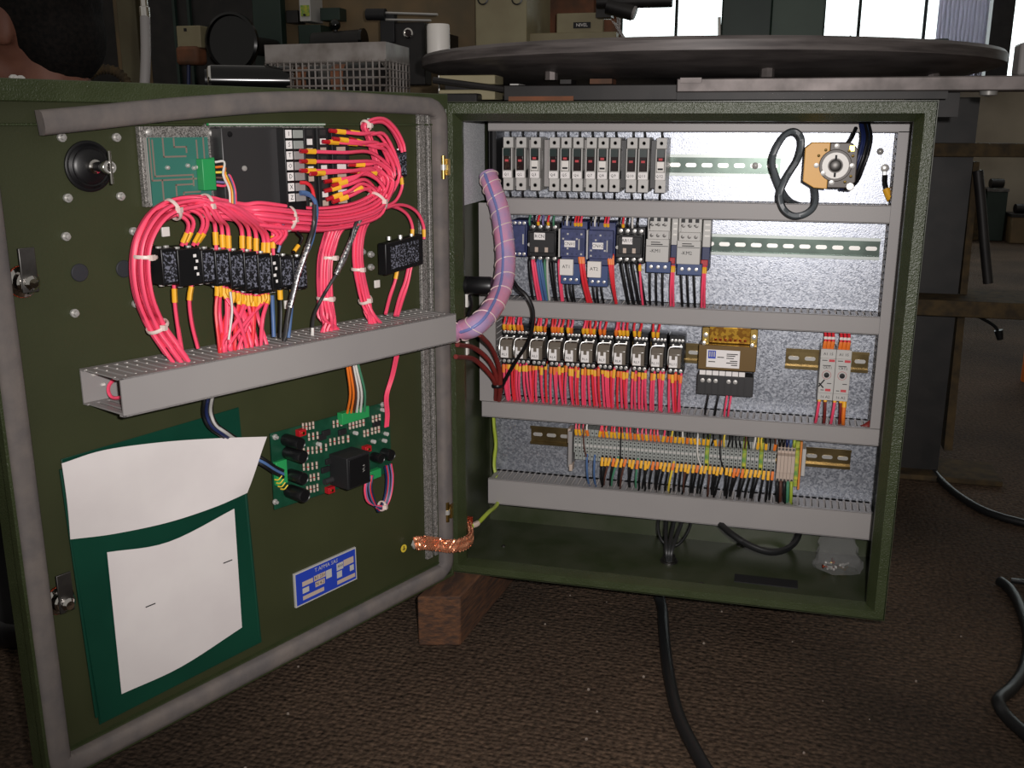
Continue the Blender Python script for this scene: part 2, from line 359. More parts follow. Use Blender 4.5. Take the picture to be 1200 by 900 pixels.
# gasket: hangs loose along the top towards the free edge, seated elsewhere
def gasket_run(path, wd=.0125, th=.0075):
    """rounded strip; path holds (s,z,h,sideways s,sideways z)"""
    vs = []; prof = [(-1, -.9), (-1, .3), (-.8, .8), (-.35, 1), (.35, 1), (.8, .8), (1, .3), (1, -.9)]; k = len(path)
    for i, (s, z, h) in enumerate(path):
        a = path[max(0, i - 1)]; b = path[min(k - 1, i + 1)]; tx, tz = b[0] - a[0], b[1] - a[1]; L = math.hypot(tx, tz); px, pz = -tz / L, tx / L
        for (u, q) in prof: vs.append(dw(s + px * u * wd, h + q * th, z + pz * u * wd))
    n = 8; fs = [(i * n + j, i * n + (j + 1) % n, (i + 1) * n + (j + 1) % n, (i + 1) * n + j) for i in range(k - 1) for j in range(n)]
    return MB().add(vs, fs + [tuple(range(n)), tuple(range(k * n - n, k * n))])
def sp2(pts, res=6): return [(p.x, p.y, p.z) for p in spline([V(p) for p in pts], res)]
gl = [(.0255 + .0, .05, .008)]
gp = sp2([(0.6372,0.7411) + (.016,), (0.5808,0.7464) + (.017,), (0.4666,0.7574) + (.015,), (0.3323,0.7667) + (.012,), (0.2171,0.7693) + (.009,), (0.1012,0.7672) + (.008,), (.040, .7655, .008)], 8) + sp2([(.028, .762, .008), (.0185, .752, .008), (.0165, .735, .008)], 4) + [(.0165, .5, .008), (.0165, .25, .008), (.0165, .06, .008)] + sp2([(.0165, .045, .008), (.019, .028, .008), (.034, .0185, .008)], 4)
gp += [(.2, .0185, .008), (.45, .0185, .008), (.66, .0185, .008)] + sp2([(.680, .0195, .008), (.6935, .028, .008), (.6955, .045, .008)], 4) + [(.6955, .3, .008), (.6955, .55, .008), (.6955, .70, .008)]
gasket_run(gp).build('gasket', gasket_m, door, label='dusty grey gasket, its top run hanging loose', smooth=50)
# screws, plugs and sticker on the door
for q in [(0.6077,0.7264),(0.5449,0.7258),(0.6083,0.6638),(0.5465,0.6623),(0.6149,0.6237),(0.5348,0.6227),(0.6147,0.5405),(0.54,0.5405),(0.6513,0.7832),(0.6444,0.7826),(0.1796,0.5651),(0.163,0.5598),(0.1638,0.5415)]:
    c = dw(q[0], 0, q[1])
    MB().lathe([(.0048, -.001), (.0048, .002), (.0030, .0022), (.0028, .006), (.0, .0066)], c, DN, 10).build('screw_stud', steel, door)
for q in [(0.6039,0.5836),(0.5508,0.5819)]:
    MB().lathe([(.0098, 0), (.0098, .0012), (.009, .002), (0, .0022)], dw(q[0], 0, q[1]), DN, 24).build('hole_plug', plug_m, door)
q = (0.1112,0.0875)
gs = MB().lathe([(.0065, 0), (.0065, .0006), (0, .0007)], dw(q[0], 0, q[1]), DN, 16).build('earth_sticker', yellw, door)
for (a, b, c, d) in ((-.0008, .0008, -.001, .004), (-.0032, .0032, -.0015, -.0005), (-.002, .002, -.003, -.0022)): box('earth_mark', (q[0] + a, .0007, q[1] + c), (q[0] + b, .001, q[1] + d), ink, gs, 0, dw)
# latches
def latch(px):
    s, z = px; c = dw(s, 0, z)
    la = MB().lathe([(.0165, 0), (.0165, .003), (.0125, .0045), (.0125, .013), (.0105, .015), (0, .0155)], c, DN, 20).build('latch', chrome, door, label='round lock with a flat cam tongue turned upward')
    MB().lathe([(.0172, 0), (.0172, .0018), (0, .002)], c, DN, 20).build('lock_washer', copper, la)
    box('cam_tongue', (s - .0085, .014, z - .010), (s + .0085, .0168, z + .036), dull_steel, la, .0006, dw)
    MB().lathe([(.0078, .0165), (.0078, .021), (.005, .024), (0, .0245)], c, DN, 12).build('cam_bolt', chrome, la)
latch((0.6673,0.5817)); latch((0.6693,0.2209))
# name plate
q = (.2152, .3345, .0742, .1262)
npl = box('name_plate', (q[0], -.002, q[2]), (q[1], .0012, q[3]), lgrey, door, 0, dw, label='blue printed maker plate with silver border')
box('plate_field', (q[0] + .002, .0012, q[2] + .002), (q[1] - .002, .0015, q[3] - .002), bluepl, npl, 0, dw)
for (a, b, c, d) in ((.086, .106, .028, .035), (.062, .084, .028, .036), (.050, .061, .023, .036), (.094, .106, .017, .025), (.064, .082, .018, .026), (.066, .106, .007, .013), (.006, .026, .030, .040), (.027, .040, .028, .039), (.030, .040, .016, .026), (.006, .014, .018, .027), (.004, .040, .006, .012)):
    box('plate_cell', (q[0] + a, .0015, q[2] + c), (q[0] + b, .0017, q[2] + d), term_b if b - a > .015 else lgrey, npl, 0, dw)
text('T.APMA SAS', dw(.275, .0018, .1185), -DD, ZZ, .0085, lgrey, npl)
text('R1 250', dw(q[0] + .073, .0019, q[2] + .032), -DD, ZZ, .007, ink, npl); text('N 4.2', dw(q[0] + .073, .0019, q[2] + .022), -DD, ZZ, .007, ink, npl)
text('400', dw(q[0] + .033, .0019, q[2] + .034), -DD, ZZ, .007, ink, npl)
# rotary switch back on the door
q = (0.5807,0.6959); c = dw(q[0], 0, q[1])
rs = thing('rotary_switch', 'black round switch back with chrome shaft and cross pin, upper left of the door', 'switch', dw(q[0], 0, q[1]))
MB().lathe([(.0272, -.001), (.0272, .002), (.025, .003), (.024, .0028), (.021, .005), (.0195, .0047), (.0165, .007), (.0, .0075)], c, DN, 36).build('switch_body', black_p, rs)
MB().lathe([(.0075, .005), (.0075, .014), (.0055, .015), (.0055, .034), (.0075, .035), (.0075, .04), (0, .041)], c, DN, 16).build('shaft', chrome, rs)
cc = c + DN * .043
MB().cyl(cc - ZZ * .017, cc + ZZ * .017, .0016, n=8).build('cross_pin', chrome, rs)
MB().ring(cc - DN * .002, DN, .0055, .0014).build('collar', steel, rs)
# ---------------------------------------------------------------- document pocket and papers
pk = thing('document_pocket', 'dark green vinyl document pocket stuck to the lower door', 'pocket', dw(.525, .002, .05))
def dpoly(pts, h, th=.0012): return MB().hexa([dw(s, h, z) for s, z in pts], DN * th)
dpoly([(0.6499,0.3829),(0.4103,0.3885),(0.3991,0.0502),(0.6411,0.0472)], .002, .0016).build('back_sheet', pocket_m, pk, .0005)
def sheet(rows, th=.0006, bulge=None):
    """grid of (s,z,h) rows -> thin sheet"""
    m = MB(); nr, nc = len(rows), len(rows[0]); vs = [dw(s, h, z) for r in rows for (s, z, h) in r] + [dw(s, h + th, z) for r in rows for (s, z, h) in r]; o = nr * nc; fs = []
    for i in range(nr - 1):
        for j in range(nc - 1):
            a = i * nc + j; fs += [(a, a + 1, a + nc + 1, a + nc), (o + a, o + a + nc, o + a + nc + 1, o + a + 1)]
    bd = [j for j in range(nc)] + [i * nc + nc - 1 for i in range(1, nr)] + [(nr - 1) * nc + j for j in range(nc - 2, -1, -1)] + [i * nc for i in range(nr - 2, 0, -1)]
    for k in range(len(bd)): a, b = bd[k], bd[(k + 1) % len(bd)]; fs.append((a, b, o + b, o + a))
    return m.add(vs, fs)
def lerp(a, b, t): return tuple(x + (y - x) * t for x, y in zip(a, b))
def coons(top, bot, nr=10, hf=None):
    top = sp2(top, 6); bot = sp2(bot, 6); rows = []
    for i in range(nr + 1):
        t = i / nr; r = []
        for j, (a, b) in enumerate(zip(top, bot)):
            p = lerp(a, b, t); r.append((p[0], p[1], p[2] + (hf(j / (len(top) - 1), t) if hf else 0)))
        rows.append(r)
    return rows
fr = coons([a + (.0065,) for a in [(0.6511,0.2905),(0.5291,0.2701),(0.4137,0.273)]], [a + (.0055,) for a in [(0.6407,0.0521),(0.5388,0.0519),(0.4049,0.0554)]], 8, lambda u, t: .004 * math.sin(math.pi * u) * (1 - t))
sheet(fr, .0008).build('front_sleeve', pocket_m, pk)
for k, (a, b) in enumerate((((.646, .06), (.652, .372)), ((.402, .06), (.410, .275)))):
    MB().tube([dw(a[0] - .002 if k == 0 else a[0] + .002, .0045, a[1]), dw(b[0], .0045, b[1])], .0022, 6).build('welded_seam', pocket_m, pk)
p1 = coons([a for a in [(0.6546,0.3813) + (.012,), (0.608,0.3856) + (.016,), (0.5394,0.3779) + (.020,), (0.4681,0.3653) + (.026,), (0.3959,0.3521) + (.040,)]], [(0.654,0.2914) + (.010,), (0.6011,0.2801) + (.012,), (0.5334,0.272) + (.013,), (0.4699,0.2722) + (.014,), (0.4195,0.2786) + (.018,)], 10, lambda u, t: .0025 * math.sin(5 * u + 3 * t))
tag(sheet(p1).build('folded_paper', paper), 'white sheet folded over the top of the green document pocket', 'paper')
p2 = coons([a + (.0125,) for a in [(0.6138,0.2622),(0.5349,0.2489),(0.4353,0.2597)]], [a + (.0085,) for a in [(0.6125,0.0766),(0.5293,0.0747),(0.4338,0.0889)]], 10, lambda u, t: .003 * math.sin(math.pi * u) * (1 - t))
pp = sheet(p2).build('inserted_paper', paper); tag(pp, 'white page with two pen dashes on the front of the green pocket', 'paper')
wd_ = VS([(-0.1615,-0.4436,0.1937),(-0.1563,-0.4313,0.1936),(-0.2058,-0.5487,0.178),(-0.2008,-0.5369,0.1779)])
MB().tube([wd_[0], wd_[1]], .0007, 5).build('pen_mark', ink, pp); MB().tube([wd_[2], wd_[3]], .0007, 5).build('pen_mark', ink, pp)
# ---------------------------------------------------------------- cable ducts on the mounting plate
TY = 0.15
def duct(name, x0, x1, z0, z1, label, vert=False, group='grey cable ducts on the mounting plate', pitch=.0108, front=.0016, full=True):
    """open slotted duct: base, slotted walls of separate teeth, clip-on cover"""
    t = thing(name, label, 'cable duct', ((x0 + x1) / 2, TY, z0), group)
    box('base', (x0, PY - .002, z0 + .002), (x1, PY, z1 - .002), trunk, t)
    m = MB(); a0, a1 = (z0, z1) if vert else (x0, x1); n = int((a1 - a0) / pitch)
    for k in range(n):
        u0 = a0 + (k + .14) * (a1 - a0) / n; u1 = u0 + .68 * (a1 - a0) / n
        for s in (0, 1):
            if vert:
                x = x0 + .001 if s == 0 else x1 - .001; m.box((x - .0008, TY + .006, u0), (x + .0008, PY, u1))
            else:
                z = z0 + .001 if s == 0 else z1 - .001; m.box((u0, TY + .006, z - .0008), (u1, PY, z + .0008))
    if vert:
        for x in (x0 + .001, x1 - .001): m.box((x - .0008, TY + .0016, z0), (x + .0008, TY + .0075, z1)); m.box((x - .0008, PY - .010, z0), (x + .0008, PY - .001, z1))
    else:
        for z in (z0 + .001, z1 - .001): m.box((x0, TY + .0016, z - .0008), (x1, TY + .0075, z + .0008)); m.box((x0, PY - .010, z - .0008), (x1, PY - .001, z + .0008))
    m.build('slotted_wall', trunk, t, kind='stuff')
    c = MB(); c.box((x0, TY, z0 - .0005), (x1, TY + .0018, z1 + .0005))
    if vert: c.box((x0 - .0012, TY, z0), (x0, TY + .007, z1)); c.box((x1, TY, z0), (x1 + .0012, TY + .007, z1))
    else: c.box((x0, TY, z0 - .0014), (x1, TY + .007, z0)); c.box((x0, TY, z1), (x1, TY + .007, z1 + .0014))
    c.build('cover', trunk, t)
    return t
duct('cable_duct', .0262, .6895, .731, .756, 'grey slotted cable duct along the very top of the mounting plate')
duct('cable_duct', .038, .6675, .5948, .6192, 'grey slotted duct between the fuse holder row and the contactor row')
duct('cable_duct', .038, .6675, .4198, .446, 'grey slotted duct between the contactor row and the plug-in relay row')
duct('cable_duct', .0125, .6925, .2358, .2625, 'grey slotted duct between the relay row and the terminal row')
duct('cable_duct', .0235, .6862, .0715, .1165, 'taller grey slotted duct at the foot of the mounting plate')
duct('cable_duct', .0100, .0368, .264, .611, 'upright grey duct on the left, half behind the spiral wrapped hose', True)
duct('cable_duct', .669, .691, .264, .730, 'upright grey duct down the right side of the mounting plate', True)
# narrow upright left of the fuse holders, all black and open in front
t = thing('dark_channel', 'dark open upright channel left of the fuse holders', 'cable duct', (.032, TY, .62))
box('base', (.0262, PY - .002, .62), (.0385, PY, .7305), black_m, t); box('side_wall', (.0262, TY + .004, .62), (.0276, PY - .002, .7305), black_m, t); box('side_wall', (.0372, TY + .004, .62), (.0386, PY - .002, .7305), black_m, t)
box('divider', (.0276, TY + .022, .62), (.0372, TY + .024, .7305), black_m, t)
# ---------------------------------------------------------------- DIN rails
def rail(x0, x1, z, label, mat, slots=True):
    t = thing('mounting_rail', label, 'rail', ((x0 + x1) / 2, PY - .0075, z - .0175), 'slotted mounting rails')
    m = MB(); m.box((x0, PY - .0012, z - .0125), (x1, PY, z + .0125))
    for s in (-1, 1):
        a, b = sorted((z + s * .0125, z + s * .0137)); m.box((x0, PY - .0075, a), (x1, PY, b))
    m.build('profile', mat, t)
    for s in (-1, 1):
        a, b = sorted((z + s * .0125, z + s * .0175)); box('lip', (x0, PY - .0086, a), (x1, PY - .0074, b), lip_m if mat is rail_m else mat, t)
    if slots:
        n = int((x1 - x0) / .025)
        for k in range(n):
            xc = x0 + (k + .5) * (x1 - x0) / n
            m = MB(); m.hexa([(xc + sg * .0055 + .0033 * math.sin(sg * math.pi * q / 6), PY - .0020, z + .0033 * math.cos(math.pi * q / 6)) for sg, rg_ in ((1, range(7)), (-1, range(6, -1, -1))) for q in rg_], (0, .0009, 0))
            m.build('slot', steel, t)
    return t
RZ1, RZ2, RZ3, RZ4 = .6757, .5475, .3600, .1895
rail_m = M('zinc_rail_shaded', (84, 98, 90), 0.3, 0.6, (66, 78, 72), 30)  # darkness of the angled channel put into the colour
lip_m = M('zinc_rail_lit_lip', (176, 184, 180), 0.35, 0.3)  # same zinc, its bright edge lines painted as a lighter colour
rail_y = M('yellow_chromate_rail', (140, 122, 84), 0.32, 0.9, (112, 96, 64), 30)
rail(.058, .50, RZ1, 'zinc rail carrying the fuse holders, its slotted end bare to the right', rail_m)
rail(.07, .663, RZ2, 'long zinc rail carrying the contactors, bare towards the right', rail_m)
rail(.052, .389, RZ3, 'yellowish rail carrying the plug-in relays', rail_y)
rail(.5292, .662, RZ3 + .0005, 'short yellowish rail carrying the two timer modules', rail_y)
rail(.0893, .6478, RZ4 + .001, 'yellowish rail carrying the long row of terminals', rail_y)
for x in (.46, .30): MB().lathe([(.0055, 0), (.0055, .002), (0, .004)], (x, PY - .0012, RZ1), (0, -1, 0), 10).build('rail_screw', steel, [o for o in bpy.data.objects if o.name == 'mounting_rail'][0])
# ---------------------------------------------------------------- row 1: twelve fuse holders
FY = .145; FZ0, FZ1 = .6337, .7197
def fuse_holder(x, open_, label):
    w_ = .0168; t = thing('fuse_holder', label, 'fuse holder', (x, FY, FZ0), 'fuse holders in the top row')
    x0, x1 = x - w_ / 2, x + w_ / 2
    m = MB()
    for prof in ([(FY, FZ1), (PY - .009, FZ1), (PY - .009, FZ0), (FY, FZ0), (FY, FZ0 + .033), (FY + .014, FZ0 + .036), (FY + .016, FZ0 + .05), (FY + .013, FZ0 + .064), (FY, FZ1 - .0165)],):
        m.hexa([(x0, y, z) for y, z in prof], (w_, 0, 0))
    m.box((x0, FY - .006, FZ0 + .020), (x0 + .0022, FY + .014, FZ1 - .017)); m.box((x1 - .0022, FY - .006, FZ0 + .020), (x1, FY + .014, FZ1 - .017))
    m.build('housing', lgrey, t, .0006)
    for z in (FZ1 - .0085, FZ0 + .009):
        MB().lathe([(.0034, 0), (.0034, .0006), (.0025, .0007), (.0025, -.002), (0, -.002)], (x, FY, z), (0, -1, 0), 10).build('screw', dull_steel, t)
    za, zb = FZ0 + .0335, FZ1 - .018
    if open_:
        h = box('handle', (x0 + .0026, FY - .010, za + .016), (x1 - .0026, FY + .008, zb), hand_black, t, .0008)
        box('fuse_window', (x0 + .0026, FY - .008, za), (x1 - .0026, FY + .008, za + .0158), white_p, t, .0006)
        box('slot', (x0 + .0042, FY - .0086, za + .0025), (x1 - .0042, FY - .0078, za + .0055), ink, t)
    else:
        h = box('handle', (x0 + .0026, FY - .010, za), (x1 - .0026, FY + .008, zb), hand_black, t, .0008)
    box('handle_top', (x0 + .0026, FY - .0104, zb - .012), (x1 - .0026, FY - .0098, zb), hand_top, t)
    l = box('label', (x0 + .0012, FY - .0068, FZ0 + .021), (x1 - .0012, FY - .0058, FZ0 + .0315), label_m, t)
    TX.append(('Q%d' % (len(TX) + 1), (x - .0012, FY - .0072, FZ0 + .0262), .0066, l))
    box('red_mark', (x - .0028, FY - .0105, za + .0135 if not open_ else za + .0175), (x + .0032, FY - .01, za + .017 if not open_ else za + .021), red_ink, t)
    return t
TX = []
fx = [.0619, .0841, .1085, .1402, .1597, .1795, .2015, .2209, .2404, .2675, .2868, .3146]
ordn = ['first', 'second', 'third', 'fourth', 'fifth', 'sixth', 'seventh', 'eighth', 'ninth', 'tenth', 'eleventh', 'twelfth', 'thirteenth']
for k, x in enumerate(fx):
    op = k in (2, 4, 7, 11)
    fuse_holder(x, op, 'white fuse holder with %s window, %s from the left in the top row' % ('a half white' if op else 'an all dark', ordn[k]))
for k, (x, lb) in enumerate(((.0735, 'between the first and second'), (.0968, 'between the second and third'), (.1246, 'between the third and fourth'), (.1903, 'between the sixth and seventh'), (.2527, 'between the ninth and tenth'), (.3008, 'between the eleventh and twelfth'))):
    wd = .0022 if k in (0, 1, 3) else .0042
    box('end_stop', (x - wd, FY + .012, RZ1 - .036), (x + wd, PY - .009, RZ1 + .040), dgrey if k > 3 else trunk, None, .0005, label='thin grey end stop %s fuse holder' % lb, cat='end stop', group='end stops on the fuse rail')
for k, x in enumerate(fx):
    dx = random.uniform(-.004, .004)
    wire([(x, FY + .02, FZ1 - .002), (x + dx * .4, FY + .018, FZ1 + .006), (x + dx, FY + .025, .745)], .0017, blackw, 'short black wire rising from a fuse holder into the top duct', 'black wires above the fuse holders', res=3, stub=True)
    wire([(x, FY + .02, FZ0 + .002), (x + dx * .5, FY + .018, FZ0 - .006), (x + dx + .002, FY + .03, .608)], .0017, blackw, 'short black wire from a fuse holder down into the duct below', 'black wires below the fuse holders', res=3, stub=True)
# ---------------------------------------------------------------- row 2: contactors
def screws(t, xs, y, z, r=.0028, mat=steel):
    for x in xs: MB().lathe([(r, 0), (r, .0012), (r * .5, .0016), (0, .0012)], (x, y, z), (0, -1, 0), 8).build('screw', mat, t)
def black_contactor(x0, x1, z0, z1, y, label, txt):
    t = thing('contactor', label, 'contactor', ((x0 + x1) / 2, y, z0), 'black contactors'); w_ = x1 - x0
    m = MB(); m.box((x0, y + .022, z0), (x1, PY - .008, z1)); m.box((x0 + .002, y + .004, z0 + .011), (x1 - .002, y + .023, z1 - .011)); m.build('body', black_p, t, .0012)
    box('face', (x0 + .006, y, z0 + .018), (x1 - .004, y + .006, z1 - .014), black_m, t, .001)
    for z, zz in ((z1 - .0065, 1), (z0 + .0065, -1)):
        screws(t, [x0 + w_ * f for f in (.15, .38, .62, .85)], y + .021, z, .0032)
        for f in (.265, .5, .735): box('barrier', (x0 + w_ * f - .0008, y + .012, z - .006), (x0 + w_ * f + .0008, y + .024, z + .006), black_m, t)
    l = box('label', (x0 + w_ * .27, y - .0006, z1 - .026), (x0 + w_ * .62, y + .0004, z1 - .0145), label_m, t, label='white paper label'); TX.append((txt, (x0 + w_ * .445, y - .0009, z1 - .0203), .008, l))
    for f in (.24, .56): box('indicator', (x0 + w_ * f + .003, y - .0006, z0 + .0195), (x0 + w_ * f + .0085, y + .0004, z0 + .0275), term_b, t)
    for f in (.1, .82): MB().lathe([(.003, 0), (.003, .001), (0, .0014)], (x0 + w_ * f, y + .0035, (z0 + z1) / 2 - .002), (0, -1, 0), 10).build('catch', lgrey, t)
black_contactor(.0945, .1475, .5135, .5795, .138, 'black contactor beside the spiral hose, left one of the two black ones', 'RCN')
black_contactor(.2440, .2920, .5165, .5765, .138, 'black contactor between the blue contactors and the white modules', 'ARUS')
def blue_contactor(x0, x1, z0, z1, y, label, txt, lo_txt):
    t = thing('contactor', label, 'contactor', ((x0 + x1) / 2, y, z0 - .046), 'blue contactors'); w_ = x1 - x0
    m = MB(); m.box((x0 + .003, y + .014, z0 - .010), (x1, PY - .008, z1 + .012)); m.box((x0 + .003, y + .004, z0 + .002), (x1 - .002, y + .015, z1)); m.build('body', blue_p, t, .001)
    box('side_strip', (x0, y + .003, z0 + .001), (x0 + .0026, y + .02, z1), lgrey, t, .0004)
    for i in range(5):
        for zc in (z1 - .008, z1 - .016, z0 + .016, z0 + .007):
            if random.random() < .85: box('vent', (x0 + .0065 + i * w_ * .165, y + .0034, zc - .0016), (x0 + .0095 + i * w_ * .165, y + .0045, zc + .0012), navy if (i + int(zc * 1e4)) % 3 else lgrey, t)
    box('grip', (x1 - .0125, y + .0015, z0 + .014), (x1 - .0105, y + .006, z1 - .016), lgrey, t, .0004); box('grip_recess', (x1 - .0098, y + .003, z0 + .012), (x1 - .004, y + .0045, z1 - .014), navy, t)
    l = box('label', (x0 + .010, y + .0028, z0 + .018), (x0 + .0285, y + .0042, z0 + .029), label_m, t, .0005, label='white paper label'); TX.append((txt, (x0 + .019, y + .0024, z0 + .0235), .0078, l))
    # overload relay hanging below
    b = box('overload_relay', (x0 + .002, y + .016, z0 - .046), (x1 - .011, PY - .02, z0 - .011), blue_t, t, .001)
    c = box('overload_cover', (x0 + .0015, y + .008, z0 - .030), (x0 + .0245, y + .018, z0 - .003), white_p, t, .0008, label='white front cover'); TX.append((lo_txt, (x0 + .013, y + .0075, z0 - .0155), .008, c))
    screws(t, [x0 + .009, x0 + .019, x0 + .029], y + .0158, z0 - .038, .0026)
blue_contactor(.1500, .1965, .5245, .5725, .136, 'left blue contactor with white covered overload relay beneath', 'CN01', 'AT1')
blue_contactor(.1972, .2436, .5225, .5715, .136, 'right blue contactor with white covered overload relay beneath', 'CN02', 'AT2')
t = thing('contactor', 'blue contactor mostly hidden behind the spiral wrapped hose', 'contactor', (.085, .14, .52), 'blue contactors')
box('body', (.066, .148, .523), (.0935, PY - .008, .584), blue_p, t, .001); box('face', (.068, .1405, .532), (.092, .149, .576), blue_p, t, .001); box('grip', (.0885, .1385, .545), (.0905, .143, .562), lgrey, t)
screws(t, (.073, .081, .089), .1475, .5795); screws(t, (.073, .081, .089), .1475, .5275)
def white_module(x0, x1, z0, z1, y, label, txt, xs):
    t = thing('motor_starter', label, 'motor starter', ((x0 + x1) / 2, y, z0), 'white motor starters with blue feet'); w_ = x1 - x0
    m = MB(); m.box((x0, y + .015, z0 + .018), (x1, PY - .008, z1 + .012)); m.box((x0, y, z0 + .018), (x1, y + .013, z1 - .033)); m.box((x0 + .002, y + .004, z1 - .034), (x1 - .001, y + .013, z1 - .020)); m.box((x0 + .004, y + .010, z1 - .021), (x1, y + .02, z1 + .001)); m.build('body', lgrey, t, .0008)
    box('foot', (x0 + .001, y + .004, z0), (x1 + .004, PY - .02, z0 + .0185), blue_t, t, .001)
    screws(t, [x0 + w_ * f for f in (.22, .5, .78)], y + .004, z1 - .027, .003, dull_steel); screws(t, [x0 + w_ * f for f in (.22, .5, .78)], y + .0098, z1 - .010, .003, dull_steel); screws(t, [x0 + w_ * f for f in (.24, .55, .86)], y + .0038, z0 + .0095, .003)
    for f in (.2, .5, .8): box('terminal_slot', (x0 + w_ * f - .003, y + .0096, z1 - .005), (x0 + w_ * f + .003, y + .0106, z1 + .001), black_m, t)
    box('seam', (x0 + .001, y - .0003, z1 - .0445), (x1 - .001, y + .0004, z1 - .0435), dgrey, t); box('print_line', (x0 + .008, y - .0003, z1 - .0385), (x1 - .014, y + .0004, z1 - .0372), ink, t); box('print_line', (x0 + .008, y - .0003, z1 - .042), (x1 - .010, y + .0004, z1 - .0405), ink, t)
    TX.append((txt, ((x0 + x1) / 2 - .003, y - .0004, z0 + .036), .008, t))
    s = box('side_block', (x1 + .0015, y + .022, z0 + .044), (xs, PY - .008, z1 - .001), lgrey, t, .0008, label='pale side block with notches')
    for k in range(3): box('notch', (x1 + .0045, y + .0214, z1 - .010 - k * .009), (xs - .0015, y + .0225, z1 - .0075 - k * .009), white_p, s)
    b = box('side_body', (x1 + .0015, y + .022, z0 + .006), (xs, PY - .008, z0 + .044), navy, t, .0008, label='dark blue side body'); box('red_lever', (x1 + .001, y + .015, z0 + .014), (xs - .002, y + .0225, z0 + .024), crimp_r, b, .0006)
white_module(.2960, .3330, .505, .593, .138, 'left white motor starter with blue foot in the contactor row', '-KM1', .3445)
white_module(.3462, .3835, .503, .592, .138, 'right white motor starter with blue foot beside the bare rail', '-KM2', .3975)
def drop(x, z0, z1, mat, lab, grp, r=.0017, y0=.158, y1=.175, dx=0.0, sl=()): return wire([(x, y0 + .004, z0 + .004), (x + dx * .1, y0, z0 - .004), (x + dx * .6, y0 + .002, (z0 + z1) / 2), (x + dx, y1, z1)], r, mat, lab, grp, sl, res=4)
ysl = lambda a=.004, b=.012, r=.0026: ('marker_sleeve', sleeve_y, a, b, r)
DZ = .438
for k, x0_ in enumerate((.160, .1665, .173, .207, .214, .221)): drop(x0_, .478, DZ, blackw, 'thin black wire, %s of three below the %s overload relay' % (nth(k % 3), 'left' if k < 3 else 'right'), 'black wires below the blue contactors', dx=random.uniform(.001, .005))
for k, x0_ in enumerate((.253, .262, .271, .281)): drop(x0_ , .515, DZ, blackw, 'thick black wire from the right black contactor slanting to the duct, %s from the left' % nth(k), 'black wires below the right black contactor', r=.0027, dx=.014)
for k, x0_ in enumerate((.302, .3125, .323)): drop(x0_, .506, DZ, blackw, 'black wire under the left white motor starter, %s from the left' % nth(k), 'black wires below the left motor starter', dx=.001)
for k, x0_ in enumerate((.353, .363, .374)): drop(x0_, .504, DZ, blackw, 'black wire under the right white motor starter, %s from the left' % nth(k), 'black wires below the right motor starter', dx=.004)
for x0_, d_ in ((.185, .012), (.188, .016), (.191, .010), (.234, .012), (.2375, .008), (.241, .005)): drop(x0_, .528, DZ, redw, 'red wire with orange sleeve curving beside an overload relay', 'red wires beside the overload relays', r=.0022, y0=.142, dx=d_, sl=[('marker_sleeve', orange_w, .003, .018, .0029)])
for x0_, d_ in ((.285, .006), (.338, -.001), (.341, .001), (.389, -.001), (.392, .001)): drop(x0_, .512, DZ, pink, 'pink-red wire with yellow sleeve beside a white motor starter', 'pink-red wires beside the motor starters', r=.0019, y0=.152, dx=d_, sl=[ysl(.002, .012)])
for x0_, m_, d_ in ((.1005, pink, .009), (.1045, pink, .010), (.109, bluew, .010), (.1125, bluew, .012), (.1165, bluew, .010), (.122, greenw, .006), (.127, lgrey, .002), (.1325, blackw, .008), (.138, blackw, .004), (.0955, blackw, .005), (.147, pink, .004), (.150, pink, .003)):
    nm = {'pink_red_wire_insulation': 'pink-red', 'blue_wire_insulation': 'blue', 'green_wire_insulation': 'green', 'light_grey_plastic': 'pale grey', 'black_wire_insulation': 'black'}[m_.name]
    drop(x0_, .514, DZ, m_, '%s wire below the left black contactor' % nm, '%s wires below the left black contactor' % nm, r=.0021, dx=d_)
for k, (x0_, m_) in enumerate(((.098, greenw), (.106, blackw), (.113, redw), (.121, violw), (.130, redw), (.139, greenw), (.156, blackw), (.162, whitew), (.168, blackw), (.176, redw), (.181, redw), (.186, pink), (.203, blackw), (.209, whitew), (.215, blackw), (.226, redw), (.231, pink), (.250, blackw), (.256, redw), (.263, blackw), (.271, whitew), (.280, blackw), (.300, blackw), (.310, blackw), (.321, blackw), (.352, blackw), (.362, blackw), (.372, blackw))):
    nm = m_.name.split('_')[0]
    wire([(x0_, .152, .576), (x0_, .150, .586), (x0_ + random.uniform(-.002, .002), .168, .603)], .0019, m_, 'short %s wire from the top of a contactor into the duct above' % nm, '%s wires above the contactors' % nm, [ysl(.001, .007)] if m_ in (redw, pink) else (), res=3, stub=True)
